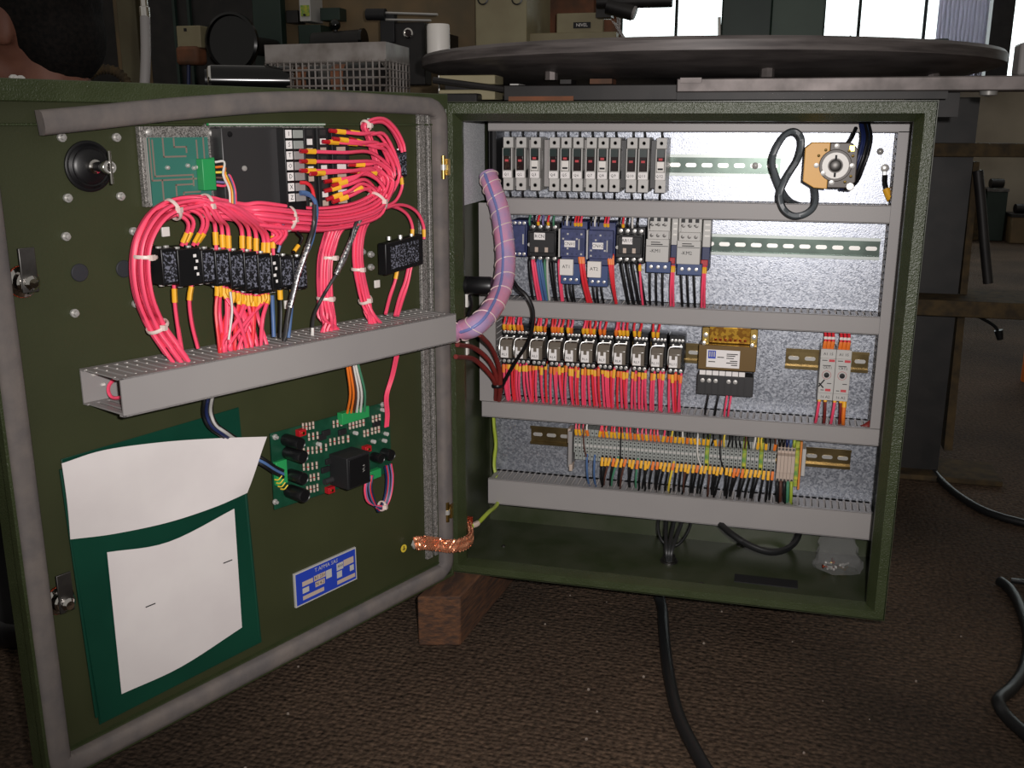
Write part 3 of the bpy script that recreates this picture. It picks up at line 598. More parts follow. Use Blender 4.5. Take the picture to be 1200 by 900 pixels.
# ---------------------------------------------------------------- row 3: eleven plug-in relays
def relay(x, label, k):
    t = thing('plug_in_relay', label, 'relay', (x, .15, .330), 'plug-in relays'); w_ = .0252; x0, x1 = x - w_ / 2, x + w_ / 2
    m = MB(); m.box((x0, .168, .331), (x1, PY - .008, .398)); m.box((x0, .158, .331), (x1, .169, .344)); m.box((x0, .160, .384), (x1, .169, .398)); m.build('socket', black_p, t, .0008)
    screws(t, [x0 + .004, x0 + .0125, x0 + .021], .1575, .3375, .0031); screws(t, [x0 + .0045, x0 + .0105, x0 + .0165, x0 + .0220], .1595, .3895, .0026); screws(t, [x0 + .006, x0 + .019], .166, .380, .0022)
    m = MB(); m.hexa([(x0 + .002, y, z) for y, z in ((.138, .347), (.168, .347), (.168, .3785), (.145, .3785), (.138, .3705))], (w_ - .005, 0, 0)); m.build('relay_case', relay_m, t, .0008, label='smoky translucent relay case')
    l = box('label', (x0 + .003, .1372, .348), (x0 + .0165, .1382, .361), label_m, t, label='white paper label'); TX.append(('RL%d' % (k + 1), (x0 + .0097, .1369, .3535), .0062, l))
    for d in (.003, .0125): box('label_tab', (x0 + d, .1372, .361), (x0 + d + .0038, .1382, .3675), label_m, l)
    MB().tube(spline([(x0 + .001, .160, .344), (x0 + .001, .138, .352), (x0 + .0008, .1365, .366), (x0 + .003, .143, .381), (x1 - .002, .145, .3825)], 3), .0008, 5).build('spring_clip', steel, t)
RX = [.0605, .0865, .1145, .1460, .1745, .2020, .2310, .2585, .2900, .3215, .3510]
for k, x in enumerate(RX): relay(x, 'plug-in relay with white label, %s from the left in the row of eleven' % ordn[k] if k < 10 else 'plug-in relay with white label at the right end of the row of eleven', k)
nw = 0
for k, x in enumerate(RX):
    for j in range(5):
        xx = x - .0105 + j * .0052 + random.uniform(-.0007, .0007); dx = random.uniform(-.004, .005); zz = random.uniform(.329, .335)
        drop(xx, zz, .252, pink if random.random() < .75 else redw, '%s pink-red wire hanging from the %s relay from the left into the duct' % (nth(j), nth(k)), 'pink-red wires below the relays', r=.0021, y0=.154 + random.uniform(0, .010), y1=.178, dx=dx, sl=[('marker_sleeve', sleeve_y if random.random() < .5 else orange_w, .005, .014 + random.uniform(0, .006), .0029)])
for k, x in enumerate(RX[:-1]):
    for j in range(4 if k in (0, 2, 3, 5, 7) else 2):
        xx = x - .009 + j * .006 + random.uniform(-.0012, .0012)
        wire([(xx, .160, .392), (xx, .155, .400), (xx + random.uniform(-.003, .003), .160, .412), (xx + random.uniform(-.003, .003), .175, .430)], .0022, redw if random.random() < .6 else pink, 'short red wire with yellow sleeve from the top of the relay row', 'red wires above the relays', [('marker_sleeve', sleeve_y if random.random() < .6 else orange_w, .003, .013, .003)], res=3, stub=True)
# ---------------------------------------------------------------- transformer / filter unit
t = thing('transformer', 'bronze transformer with white label and gold top on the relay row', 'transformer', (.435, .15, .302))
box('core', (.388, .152, .345), (.482, PY, .387), bronze, t, .001)
m = MB(); m.box((.400, .166, .387), (.478, PY, .4165)); m.build('coil', gold, t, .002)
for k in range(7): box('coil_tab', (.412 + k * .008, .1645, .392), (.416 + k * .008, .1665, .396), copper, t)
for x in (.398, .476): box('bracket', (x - .006, .160, .386), (x + .006, .166, .415), brass, t, .0008); MB().lathe([(.004, 0), (.004, .002), (0, .003)], (x, .16, .402), (0, -1, 0), 8).build('bolt', steel, t)
for x in (.396, .474): MB().lathe([(.0035, 0), (.0035, .004), (0, .005)], (x, .156, .3895), (0, -1, 0), 8).build('bolt', steel, t)
l = box('label', (.4015, .1508, .3495), (.4555, .1522, .3795), label_m, t, .0004, label='white printed rating label with a blue square')
box('blue_square', (.404, .1504, .3645), (.4165, .1509, .3780), bluepl, l)
for k in range(3): box('emblem_bar', (.4057 + k * .0036, .1501, .3675), (.4075 + k * .0036, .1505, .3765), lgrey, l)
for (a, b, c) in ((.419, .43, .3665), (.434, .452, .3725), (.434, .448, .3695), (.434, .452, .3575), (.405, .416, .3585), (.44, .452, .361), (.442, .452, .354), (.434, .446, .3655)): box('print_line', (a, .1504, c), (b, .1509, c + .0014), ink, l)
for k in range(7): box('terminal_mark', (.3915 + k * .0107, .148, .3365), (.4012 + k * .0107, .151, .3442), label_m, t, .0003)
tb = box('terminal_block', (.3880, .1515, .3020), (.4800, .185, .336), dgrey, t, .001)
for k in (0, 1, 2, 4, 5): MB().lathe([(.0036, 0), (.0036, .0015), (0, .002)], (.397 + k * .0107, .1512, .3265), (0, -1, 0), 10).build('terminal_screw', steel, tb)
for k in range(8): box('barrier', (.3905 + k * .0107, .148, .304), (.3915 + k * .0107, .152, .334), dgrey, tb)
for k, (x, m_) in enumerate(((.408, blackw), (.4245, blackw), (.4385, pink), (.445, pink))):
    nm = 'black' if m_ is blackw else 'pink-red'
    drop(x, .302, .252, m_, '%s wire below the transformer terminals' % nm, '%s wires below the transformer' % nm, dx=-.006 if k < 2 else -.004, y0=.156)
# ---------------------------------------------------------------- two timer modules
for k, (x0, x1) in enumerate(((.5825, .6063), (.6067, .6303))):
    t = thing('timer_module', 'pale timer module with black dial, %s of the pair on the short rail' % ('left one' if k == 0 else 'right one'), 'timer', ((x0 + x1) / 2, .15, .305), 'timer modules')
    m = MB(); m.box((x0, .152, .305), (x1, PY - .009, .3905)); m.box((x0, .149, .318), (x1, .153, .376)); m.build('housing', lgrey, t, .0008)
    xm = (x0 + x1) / 2
    MB().lathe([(.0042, 0), (.0042, .0022), (0, .0024)], (xm - .0005, .149, .3485), (0, -1, 0), 16).build('dial', black_p, t); MB().ring((xm - .0005, .1488, .3485), YY, .0068, .0003, 20, 4).build('dial_scale', red_ink, t)
    box('red_mark', (xm + .0015, .1484, .3705), (xm + .0105, .1492, .3745), red_ink, t); box('red_mark', (xm - .001, .1484, .3215), (xm + .0075, .1492, .3255), red_ink, t)
    for a, b, z in ((-.009, -.001, .372), (-.0075, .005, .3635), (.001, .008, .334), (-.008, -.003, .3225)): box('print_line', (xm + a, .1486, z), (xm + b, .1491, z + .0012), dgrey, t)
    TX.append(('CRT%d' % (k + 1), (xm, .1486, .3605), .006, t)); TX.append(('A1 15', (xm, .1517, .3825), .0062, t)); TX.append(('16 A2', (xm, .1517, .311), .0062, t))
    if k == 0:
        MB().tube([(xm - .003, .1484, .3405), (xm - .0115, .1484, .3285)], .0011, 5).build('pen_mark', ink, t); MB().tube([(xm - .011, .1484, .3345), (xm - .004, .1484, .327)], .0011, 5).build('pen_mark', ink, t)
    for j, xx in enumerate((x0 + .005, x0 + .011, x0 + .017)):
        wire([(xx, .16, .387), (xx, .156, .395), (xx + .001, .158, .408), (xx - .002, .175, .430)], .0024, redw, 'red wire with orange sleeve above the %s timer, %s of three' % (('left', 'right')[k], nth(j)), 'red wires above the timers', [('marker_sleeve', orange_w, .004, .017, .0032), ('end_marker', white_p, .0195, .0235, .0034)], res=4)
    for j, xx in enumerate((x0 + .004, x0 + .013)):
        drop(xx, .307, .252, dred if j else pink, '%s wine red wire below the %s timer module' % (('left', 'right')[j], ('left', 'right')[k]), 'wine red wires below the timers', r=.0023, y0=.154, dx=.002 if j else -.003, sl=[ysl(.002, .010, .0028)])
wire([(.6255, .16, .309), (.6255, .154, .300), (.626, .154, .275), (.629, .175, .252)], .003, orange_w, 'thicker orange wire below the right timer module', None, [ysl(.004, .016, .0036)])
wire([(.671, .168, .2675), (.662, .162, .262), (.655, .170, .256)], .0055, dred, 'stub of a dark red cable at the right end of the relay row duct', None, cat='cable', name='cable')
# ---------------------------------------------------------------- row 4: terminal strip
NT = 50; tx0, tx1 = .1785, .5245; tp = (tx1 - tx0) / NT
def terminal(x, mat, wd=tp * .9, z0=.162, z1=.219, y=.160, a=.016, b=.013):
    m = MB(); m.hexa([(x - wd / 2, yy, z) for yy, z in ((y + .010, z1), (PY - .008, z1), (PY - .008, z0), (y + .010, z0), (y + .010, z0 + a - .002), (y, z0 + a), (y, z1 - b), (y + .010, z1 - b + .002))], (wd, 0, 0)); return m
proto = terminal(tx0 + tp / 2, term_g).build('terminal', term_g, None, label='slim grey terminal in the long row on the lowest rail', cat='terminal', group='grey terminals on the lowest rail')
pz = []
for zc, dy in ((.2035, -.0003), (.1975, -.0003), (.1870, -.0003), (.1810, -.0003), (.2125, .0095), (.1690, .0095)): pz.append(MB().cyl((tx0 + tp / 2, .160 + dy, zc), (tx0 + tp / 2, .162 + dy, zc), .00155, n=6).build('screw_hole', black_m, proto, smooth=0))
pz.append(box('marker_tag', (tx0 + tp * .1, .1592, .1905), (tx0 + tp * .9, .1602, .1940), lgrey, proto))
proto['label'] = 'slim grey terminal, first from the left in the long row on the lowest rail'
for k in range(1, NT):
    if k in (33, 42, 46):
        terminal(tx0 + tp * (k + .5), term_gy).build('terminal', term_gy, None, label='green and yellow earth terminal, %s from the left in the long row' % {33: 'first', 42: 'second', 46: 'third'}[k], cat='terminal', group='earth terminals'); continue
    dup(proto, proto.location + V((tp * k, 0, 0)), 'slim grey terminal, %s from the left in the long row on the lowest rail' % nth(k))
for k in range(5):
    x = .5295 + k * .0058
    b = terminal(x, term_b, .0054, .152, .222, a=.02, b=.02).build('terminal', term_b, None, label='larger beige terminal, %s from the left in the right-hand group' % ordn[k], cat='terminal', group='beige terminals')
    for zc in (.212, .1575): MB().cyl((x, .1635, zc), (x, .166, zc), .0019, n=8).build('screw', dull_steel, b)
b = terminal(.5588, term_gy, .006, .146, .226).build('terminal', term_gy, None, label='large green and yellow earth terminal at the right end of the terminal row', cat='terminal', group='earth terminals')
box('end_plate', (.5622, .155, .146), (.5658, PY - .009, .230), amber, None, .0006, label='amber end plate at the right end of the terminal row', cat='end plate')
box('end_clamp', (.5668, .168, .166), (.573, PY - .008, .214), lgrey, None, .0008, label='light grey end clamp on the rail right of the amber plate', cat='end clamp')
t = thing('end_clamp', 'grey and pinkish end clamp at the left end of the terminal row', 'end clamp', (.173, .156, .146))
box('body', (.1685, .158, .150), (.1755, PY - .008, .216), trunk, t, .0008); box('foot', (.1715, .154, .144), (.1775, .175, .156), term_b, t, .001); box('head', (.166, .165, .192), (.171, .19, .219), term_b, t, .001)
for k in range(NT):
    x = tx0 + tp * (k + .5)
    hot = k < 3 or 6 <= k <= 14 or 16 <= k <= 22
    if k not in (4, 5):
        m_ = (pink if random.random() < .6 else redw) if hot else (blackw if random.random() < .78 else random.choice((whitew, yellw, brownw)))
        nm = m_.name.split('_')[0]
        wire([(x, .170, .207), (x, .163, .211), (x + random.uniform(-.003, .003), .162, .226), (x + random.uniform(-.004, .004), .178, .246)], .0017, m_, 'short %s wire rising from the terminal row into the duct above' % nm, '%s wires above the terminal row' % nm, [('marker_sleeve', sleeve_y if random.random() < .7 else orange_w, .007, .0185, .0027)] if k < 34 or random.random() < .5 else (), res=3, stub=True)
    m_ = bluew if k < 6 else (blackw if random.random() < .72 else random.choice((brownw, navy, greenw, yellw, blackw)))
    nm = m_.name.split('_')[0]; dx = random.uniform(-.016, .000) if k >= 6 else random.uniform(-.004, .003)
    if k > 2 and (k > 6 or k % 2):
        drop(x, .172, .104, m_, 'thin %s wire hanging below the %s terminal from the left' % (nm, nth(k)), '%s wires below the terminal row' % nm, r=.0019, y0=.157, y1=.184, dx=dx, sl=[('marker_sleeve', sleeve_y if random.random() < .75 else orange_w, .0035, .0155 + random.uniform(0, .004), .0027)] if k > 5 else ())
for k in range(5):
    x = .5295 + k * .0058; m_ = (blackw, brownw, blackw, greenw, gyw)[k]; nm = ('black', 'brown', 'black', 'green', 'yellow-green')[k]
    drop(x, .152, .104, m_, 'thicker %s wire below the beige terminals' % nm, '%s wires below the beige terminals' % nm, r=.0025, y0=.160, y1=.180, dx=.002)
    wire([(x, .168, .216), (x, .162, .224), (x, .166, .232), (x, .178, .246)], .0024, (blackw, blackw, navy, bluew, gyw)[k], 'thicker %s wire above the beige terminals' % ('black', 'black', 'navy', 'blue', 'yellow-green')[k], '%s wires above the beige terminals' % ('black', 'black', 'navy', 'blue', 'yellow-green')[k], res=3)
for (xa, xb, m_, nm) in ((.196, .2035, brownw, 'brown'), (.3935, .4035, whitew, 'white'), (.4315, .441, blackw, 'black'), (.262, .262, blackw, 'black')):
    wire([(xa, .17, .236), (xa, .157, .218), (xa + (xb - xa) * .2, .1565, .19), (xb, .158, .168), (xb + .001, .165, .160)], .0014, m_, '%s jumper wire crossing the face of the terminal row' % nm, '%s jumpers across the terminals' % nm)
build_multi('wire_stubs', STUBS, 'short black and red wire stubs between the panel devices and the ducts above them', 'wires')
# ---------------------------------------------------------------- cable trunk across the door
def tdw(s, h, z): return dw(s, h, z - (.614 - s) / .542 * .010)
TS0, TS1, TZ0, TZ1, TH = .070, .616, .4375, .4785, .080
t = thing('door_duct', 'long grey slotted cable duct across the middle of the door, left end open', 'cable duct', dw(.34, .0, .43))
box('base', (TS0, .0, TZ0 + .001), (TS1, .002, TZ1 - .001), trunk, t, 0, tdw)
m = MB(); m.box((TS0, TH - .002, TZ0 - .001), (TS1, TH, TZ1 + .0005), tdw); m.box((TS0, TH - .008, TZ0 - .001), (TS1, TH, TZ0 + .001), tdw); m.box((TS0, TH - .007, TZ1 - .001), (TS1, TH, TZ1 + .0006), tdw); m.build('cover', trunk, t)
nT = 44
tm = MB().box((0, .004, -.0009), (.0082, TH - .004, .0009), lambda a, b, c: DD * a + DN * b + ZZ * c)
for k in range(nT):
    s = TS0 + (TS1 - TS0) * (k + .16) / nT; o = parent_origin(t)
    if k == 0:
        tooth0 = MB().add([v + tdw(s, 0, TZ1 - .001) for v in tm.v], tm.f).build('tooth', trunk, t, smooth=0); base0 = tdw(s, 0, TZ1 - .001)
    else:
        c = tooth0.copy(); COL.objects.link(c); c.parent = t; c.location = tdw(s, 0, TZ1 - .001) - base0
m = MB()
for k in range(nT): s = TS0 + (TS1 - TS0) * (k + .16) / nT; m.box((s, .004, TZ0 + .0002), (s + .0082, TH - .004, TZ0 + .002), tdw)
for zz in (TZ0 + .001, TZ1 - .001):
    m.box((TS0, .0, zz - .0009), (TS1, .009, zz + .0009), tdw)
m.box((TS0, TH - .014, TZ1 - .0019), (TS1, TH - .006, TZ1 - .0001), tdw)
m.build('slotted_wall', trunk, t, kind='stuff')
m = MB()
for k in range(nT):
    s = TS0 + (TS1 - TS0) * (k + .16) / nT
    for hh in (.010, .030, .066): m.box((s + .0078, hh, TZ1 - .0006), (s + .0092, hh + .0016, TZ1 + .0004), tdw)
m.build('tooth_edge_glints', white_p, t, kind='stuff')  # white dots stand for the lit front edges of the slots
for zz in (.4565, .470): MB().tube([tdw(TS1 - .004 - (.4785 - zz), .0035, zz), tdw(TS1 - .022, .0035, zz)], .0018, 5).build('base_hole', white_p, t)
def dpath(a): return a
def offs(pts, a, b):
    """shift a path sideways (in the door plane) by a and towards the viewer by b"""
    pts = [V(p) for p in pts]; out = []
    for i, p in enumerate(pts):
        tg = (pts[min(i + 1, len(pts) - 1)] - pts[max(i - 1, 0)]); sd = DN.cross(tg); sd = sd.normalized() if sd.length > 1e-6 else DD
        out.append(p + sd * a + DN * b)
    return out
def pack(n, r):
    out = []; k = 0
    rows = max(1, int(round(math.sqrt(n))))
    for i in range(n):
        q = math.sqrt((i + .5) / n) * r; an = i * 2.39996; out.append((q * math.cos(an), q * math.sin(an)))
    return out
WR = .0025
LB = 'pink-red wires of the door harness'
ysd = lambda a=.004, b=.013: ('marker_sleeve', sleeve_y, a, b, .0030)
# left arc: from the duct up, over and along the big bundle to the fan of terminals
arcA = VS([(-0.1533,-0.5103,0.4753),(-0.1619,-0.518,0.4955),(-0.1752,-0.5212,0.5183),(-0.1784,-0.5339,0.5535),(-0.1791,-0.5354,0.5899),(-0.1759,-0.5278,0.6192),(-0.1666,-0.5058,0.6436),(-0.1524,-0.4722,0.6518),(-0.1343,-0.4293,0.646),(-0.1162,-0.3864,0.6339),(-0.0956,-0.3376,0.625),(-0.0735,-0.2851,0.6199),(-0.0526,-0.2356,0.624)])
terms = VS([(-0.0788,-0.3338,0.7079),(-0.0791,-0.3346,0.6955),(-0.0794,-0.3353,0.6841),(-0.0674,-0.2708,0.7321),(-0.0723,-0.2824,0.7184),(-0.0732,-0.2845,0.6799),(-0.0735,-0.28,0.6677),(-0.0738,-0.2807,0.6558),(-0.0729,-0.2786,0.6447),(-0.0593,-0.2463,0.7309),(-0.0608,-0.2499,0.7169),(-0.0566,-0.24,0.6881),(-0.0556,-0.2376,0.6791),(-0.0586,-0.2447,0.6505)])
ends_ = VS([(-0.0338,-0.2116,0.7019),(-0.0315,-0.2062,0.6905),(-0.0317,-0.2066,0.6792),(-0.0271,-0.1958,0.724),(-0.0273,-0.1962,0.7128),(-0.0317,-0.2068,0.6759),(-0.0345,-0.2133,0.6637),(-0.0371,-0.2196,0.6549),(-0.0385,-0.2228,0.6483),(-0.0233,-0.1867,0.7239),(-0.0222,-0.1842,0.7103),(-0.0277,-0.1972,0.688),(-0.0279,-0.1976,0.6789),(-0.0372,-0.2198,0.6504)])
for j_, q_ in zip((5, 6, 7, 8, 13), VS([(-0.0331,-0.2151,0.6818),(-0.0369,-0.2242,0.6754),(-0.0389,-0.2289,0.6689),(-0.0403,-0.2321,0.6624),(-0.0397,-0.2308,0.6589)])): ends_[j_] = q_
bend = VS([(-0.02,-0.1737,0.6722),(-0.0226,-0.18,0.669),(-0.0246,-0.1848,0.6658),(-0.016,-0.1643,0.6718),(-0.018,-0.169,0.672),(-0.0266,-0.1895,0.6625),(-0.0293,-0.1958,0.6582),(-0.0319,-0.202,0.654),(-0.0333,-0.2052,0.6496),(-0.0154,-0.1628,0.6706),(-0.0167,-0.166,0.6684),(-0.0226,-0.18,0.6702),(-0.024,-0.1832,0.6668),(-0.0346,-0.2083,0.6474)])
pk_ = pack(8, .0105)
pkb = pack(8, .0105)
rx = random.Random(21)
for i in range(6):
    j = (2, 4, 6, 8, 10, 12)[i]; terms.append(terms[j] + ZZ * rx.uniform(-.006, .006) - DD * rx.uniform(.004, .016) + DN * .004); ends_.append(ends_[j] + ZZ * rx.uniform(-.008, .008)); bend.append(bend[j] + ZZ * rx.uniform(-.006, .006) - DD * rx.uniform(-.006, .004))
allb = pack(20, .0165)
for i in range(20):
    a, b = allb[i]
    tail = [terms[i] , terms[i] + (V(ends_[i]) - V(terms[i])) * .55 + DN * .004, V(ends_[i]) + jit(.001), V(bend[i]) + DN * (b * .6)]
    mid = offs(VS([(-0.0346,-0.2033,0.6333),(-0.0504,-0.2408,0.6222),(-0.0712,-0.2901,0.6193),(-0.0906,-0.336,0.6239),(-0.1113,-0.3851,0.6319)]), a, b)
    if i < 8:
        p2 = offs(arcA, pk_[i][0], pk_[i][1])
        path = [V(x) for x in tail] + mid + list(reversed(p2[:9]))
        lab = 'long pink-red wire looping round the left of the door harness up to the terminal fan'
    else:
        path = [V(x) for x in tail] + mid + offs(VS([(-0.1248,-0.4016,0.636),(-0.1357,-0.4275,0.6419),(-0.1469,-0.4387,0.6435)]), a * .7, b * .7)
        lab = 'pink-red wire joining the middle of the big bundle from the terminal fan'
    wire(path, WR, pink, lab, LB if i < 8 else 'pink-red wires of the big bundle', [('crimp', crimp_r, .0, .010, .0030), ('marker_sleeve', sleeve_y, .0105, .0235, .0036)], res=5)
for i in range(9):
    o = pkb[i % 8]; dst = VS([(-0.1399,-0.4426,0.6052),(-0.1363,-0.4339,0.6014),(-0.133,-0.4262,0.5996),(-0.1253,-0.4079,0.5977),(-0.1214,-0.3986,0.5958),(-0.1174,-0.3893,0.5928),(-0.113,-0.3789,0.5864),(-0.1105,-0.3728,0.5858),(-0.1071,-0.3649,0.5934)])[i]
    swp = (VS([(-0.1376,-0.4681,0.6499),(-0.1341,-0.4597,0.6347)]), VS([(-0.1345,-0.4659,0.6507),(-0.1296,-0.4542,0.6344)]), VS([(-0.134,-0.4595,0.6493),(-0.1286,-0.4467,0.6328)]), VS([(-0.1309,-0.4572,0.6511),(-0.1221,-0.4364,0.636)]), VS([(-0.1278,-0.455,0.6511),(-0.1176,-0.4308,0.6356)]), VS([(-0.1272,-0.4486,0.6506),(-0.1155,-0.4208,0.6328)]), VS([(-0.1241,-0.4463,0.6505),(-0.1114,-0.4161,0.6325)]), VS([(-0.121,-0.4442,0.6494),(-0.1078,-0.4127,0.6313)]), VS([(-0.1208,-0.4333,0.6476),(-0.1049,-0.3956,0.6258)]))[i]
    wire(offs(arcA[1:8], o[0], o[1] + .002) + swp + [dst + ZZ * .022, dst, dst - ZZ * .012], WR, pink, 'pink-red wire arching from the left arc down onto the contact blocks, %s from the left' % nth(i), 'pink-red wires onto the contact blocks', [('end_sleeve', sleeve_y, -.024, -.009, .0034)], res=5)
# loops from the left arc onto the left contact blocks
for i, (bx, by) in enumerate(((213, 288), (217, 287), (226, 288), (230, 287))):
    o = pk_[i]
    p = offs(VS([(-0.1594,-0.5145,0.488),(-0.1765,-0.519,0.5197),(-0.181,-0.5298,0.5556),(-0.1813,-0.5304,0.591),(-0.1772,-0.5208,0.6203),(-0.1675,-0.4977,0.643)]), o[0] + .006, o[1] - .004) + [V(q) for q in (VS([(-0.1555,-0.4898,0.6407),(-0.1528,-0.4835,0.6421),(-0.1483,-0.4728,0.6442),(-0.1447,-0.4643,0.6446),(-0.1402,-0.4535,0.6458),(-0.1346,-0.4403,0.6459)])[i],)] + [V(q) for q in (VS([(-0.1498,-0.4815,0.6286),(-0.1471,-0.4751,0.63),(-0.1422,-0.4634,0.629),(-0.14,-0.4582,0.6266),(-0.1348,-0.4458,0.6316),(-0.1292,-0.4326,0.6305)])[i],)] + [V(VS([(-0.1581,-0.4856,0.6055),(-0.1563,-0.4814,0.6061),(-0.1523,-0.472,0.6042),(-0.1505,-0.4677,0.6047),(-0.1384,-0.439,0.6089),(-0.1328,-0.4259,0.6036)])[i])]
    wire(p, WR, pink, 'pink-red wire looping over from the left arc onto a contact block', 'pink-red loops onto the left contact blocks', [('end_sleeve', sleeve_y, -.016, -.004, .0032)], res=5)
for i in range(5):
    o = pack(5, .007)[i]
    wire(offs(VS([(-0.1114,-0.3749,0.6258),(-0.096,-0.3617,0.6103),(-0.1036,-0.3668,0.5969)]), o[0], o[1]), WR, pink, 'short pink-red wire tucked below the big bundle', 'short pink-red wires below the big bundle', res=4)
# drops to the trunk
for i in range(10):
    o = pack(10, .010)[i]; e = V(tdw(.215 - .012 * 0 + o[0] * 2.6 + .020 - i * .0035, .030 + o[1] * 2.4, TZ1 - .012))
    wire(offs(VS([(-0.0569,-0.2458,0.6225),(-0.0679,-0.2668,0.6061),(-0.0748,-0.2728,0.584),(-0.0776,-0.2794,0.5655),(-0.0788,-0.2823,0.5374),(-0.0788,-0.2823,0.5122)]), o[0], o[1]) + [V((-0.0759,-0.2857,0.4898)) + DN * o[1] * 1.5 + DD * -o[0], V((-0.0729,-0.2888,0.4719)) + DD * (.012 - i * .0032), V((-0.069,-0.2899,0.4653)) + DD * (.016 - i * .0045) - ZZ * .012], WR, pink, 'pink-red wire in the tied drop left of the braided cable', 'pink-red wires of the middle drop', res=4)
for i in range(7):
    o = pack(7, .0075)[i]
    wire(offs(VS([(-0.0368,-0.1982,0.6282),(-0.048,-0.2092,0.6127),(-0.0527,-0.2205,0.5939),(-0.0545,-0.2248,0.5652),(-0.0532,-0.2217,0.5354),(-0.05,-0.2141,0.5021)]), o[0], o[1]) + [V((-0.0457,-0.2141,0.4829)) + DN * o[1] * 1.4, V((-0.0343,-0.2181,0.4685)) + DD * (.010 - i * .005) - ZZ * .008], WR, pink, 'pink-red wire in the slim tied drop right of the braided cable', 'pink-red wires of the right drop', res=4)
for i, (a, b) in enumerate((((204, 341), (212, 409)), ((224, 337), (232, 406)))):
    p = (VS([(-0.1649,-0.4968,0.5618),(-0.1653,-0.4976,0.5402),(-0.1649,-0.4966,0.5161),(-0.1638,-0.4941,0.4833)]), VS([(-0.1556,-0.4747,0.5608),(-0.1577,-0.4795,0.5415),(-0.1573,-0.4787,0.5131),(-0.1552,-0.4736,0.4834)]))[i]
    wire(p, WR, pink, 'single pink-red wire from the %s contact block down to the duct' % ('leftmost' if i == 0 else 'second'), 'single drops from the contact blocks', [('marker_sleeve', sleeve_y, .004, .020, .0034)], res=5)
starts = VS([(-0.1385,-0.4496,0.5578),(-0.1371,-0.4463,0.5563),(-0.1335,-0.4376,0.5521),(-0.1321,-0.4343,0.5506),(-0.1265,-0.421,0.5436),(-0.125,-0.4176,0.542),(-0.1236,-0.4142,0.5405),(-0.1201,-0.406,0.5394),(-0.1187,-0.4025,0.5378),(-0.1172,-0.399,0.5373),(-0.1115,-0.3855,0.5386),(-0.11,-0.382,0.537),(-0.1151,-0.3942,0.5366),(-0.1349,-0.4409,0.5535),(-0.1216,-0.4095,0.5399),(-0.1131,-0.3892,0.538),(-0.1298,-0.4289,0.5467),(-0.1274,-0.4232,0.5449)])
endsd = VS([(-0.1363,-0.4572,0.4872),(-0.134,-0.4518,0.4841),(-0.1331,-0.4497,0.4817),(-0.1302,-0.4428,0.4814),(-0.1278,-0.437,0.4824),(-0.1153,-0.4075,0.4802),(-0.1339,-0.4515,0.4883),(-0.124,-0.428,0.4776),(-0.1175,-0.4126,0.4768),(-0.1093,-0.3932,0.4754),(-0.1301,-0.4426,0.4845),(-0.1123,-0.4004,0.4778),(-0.1204,-0.4196,0.4792),(-0.1214,-0.4218,0.4817),(-0.1145,-0.4056,0.4733),(-0.1255,-0.4315,0.4772),(-0.1359,-0.4563,0.484),(-0.1184,-0.4147,0.4804)])
for i in range(18):
    a, b = V(starts[i]), V(endsd[i]); md = a.lerp(b, .5) + DN * random.uniform(-.012, .008) + DD * random.uniform(-.006, .006)
    wire([a, a - ZZ * .010, md, b, b - ZZ * .012], WR, pink if i % 4 else redw, 'pink-red wire fanning from the contact block row down into the duct', 'pink-red wires below the contact blocks', [('marker_sleeve', sleeve_y, .002, .015, .0034)], res=4)
wire(VS([(-0.125,-0.4432,0.5472),(-0.1248,-0.4428,0.5234),(-0.1278,-0.4499,0.4904)]), .0016, whitew, 'white wire among the pink-red ones below the contact blocks', res=4)
# other colours
wire(VS([(-0.0801,-0.3369,0.657),(-0.0747,-0.3291,0.6556),(-0.0682,-0.324,0.648),(-0.0645,-0.3257,0.6354),(-0.066,-0.3293,0.6186),(-0.0752,-0.3252,0.5932),(-0.0871,-0.3407,0.5621)]), .0028, bluew, 'blue wire crossing over the big pink-red bundle', None, [('crimp', bluew, 0, .012, .0036)], res=5)
wire(VS([(-0.0798,-0.3361,0.6696),(-0.0744,-0.3284,0.6682),(-0.0713,-0.321,0.6604),(-0.0712,-0.3158,0.6409)]), .0026, redw, 'short red wire beside the blue one at the labelled terminals', res=5)
wire(VS([(-0.0666,-0.3255,0.6417),(-0.0654,-0.333,0.619),(-0.0722,-0.3335,0.5974),(-0.0801,-0.3472,0.5665),(-0.087,-0.3584,0.5353),(-0.0917,-0.3643,0.5056),(-0.0977,-0.3682,0.4708)]), .0031, dgrey, 'dark grey cable running over the contact blocks into the duct, partly braided', None, [('braid', shield, .052, .135, .0037)], res=6, name='cable', cat='cable')
wire(VS([(-0.0375,-0.2205,0.6345),(-0.0429,-0.2537,0.6123),(-0.048,-0.2608,0.5903),(-0.055,-0.267,0.5647),(-0.065,-0.2855,0.5407),(-0.076,-0.3014,0.5155),(-0.0817,-0.315,0.4926),(-0.0796,-0.3255,0.4606)]), .0024, dgrey, 'thin grey cable slanting across the middle drop, its upper part braided', None, [('braid', shield, .02, .115, .0034), ('end_sleeve', white_p, -.022, -.004, .0026)], res=6, name='cable', cat='cable')
wire(VS([(-0.1039,-0.3805,0.5338),(-0.1042,-0.381,0.508),(-0.1014,-0.3873,0.4822)]), .0024, bluew, 'blue wire below the contact blocks, left one of two', 'blue wires below the contact blocks', res=4)
wire(VS([(-0.091,-0.3499,0.5382),(-0.0929,-0.3543,0.5092),(-0.0924,-0.3661,0.4773)]), .0024, bluew, 'blue wire below the contact blocks, right one with yellow sleeve', 'blue wires below the contact blocks', [('marker_sleeve', sleeve_y, .002, .014, .0033)], res=4)
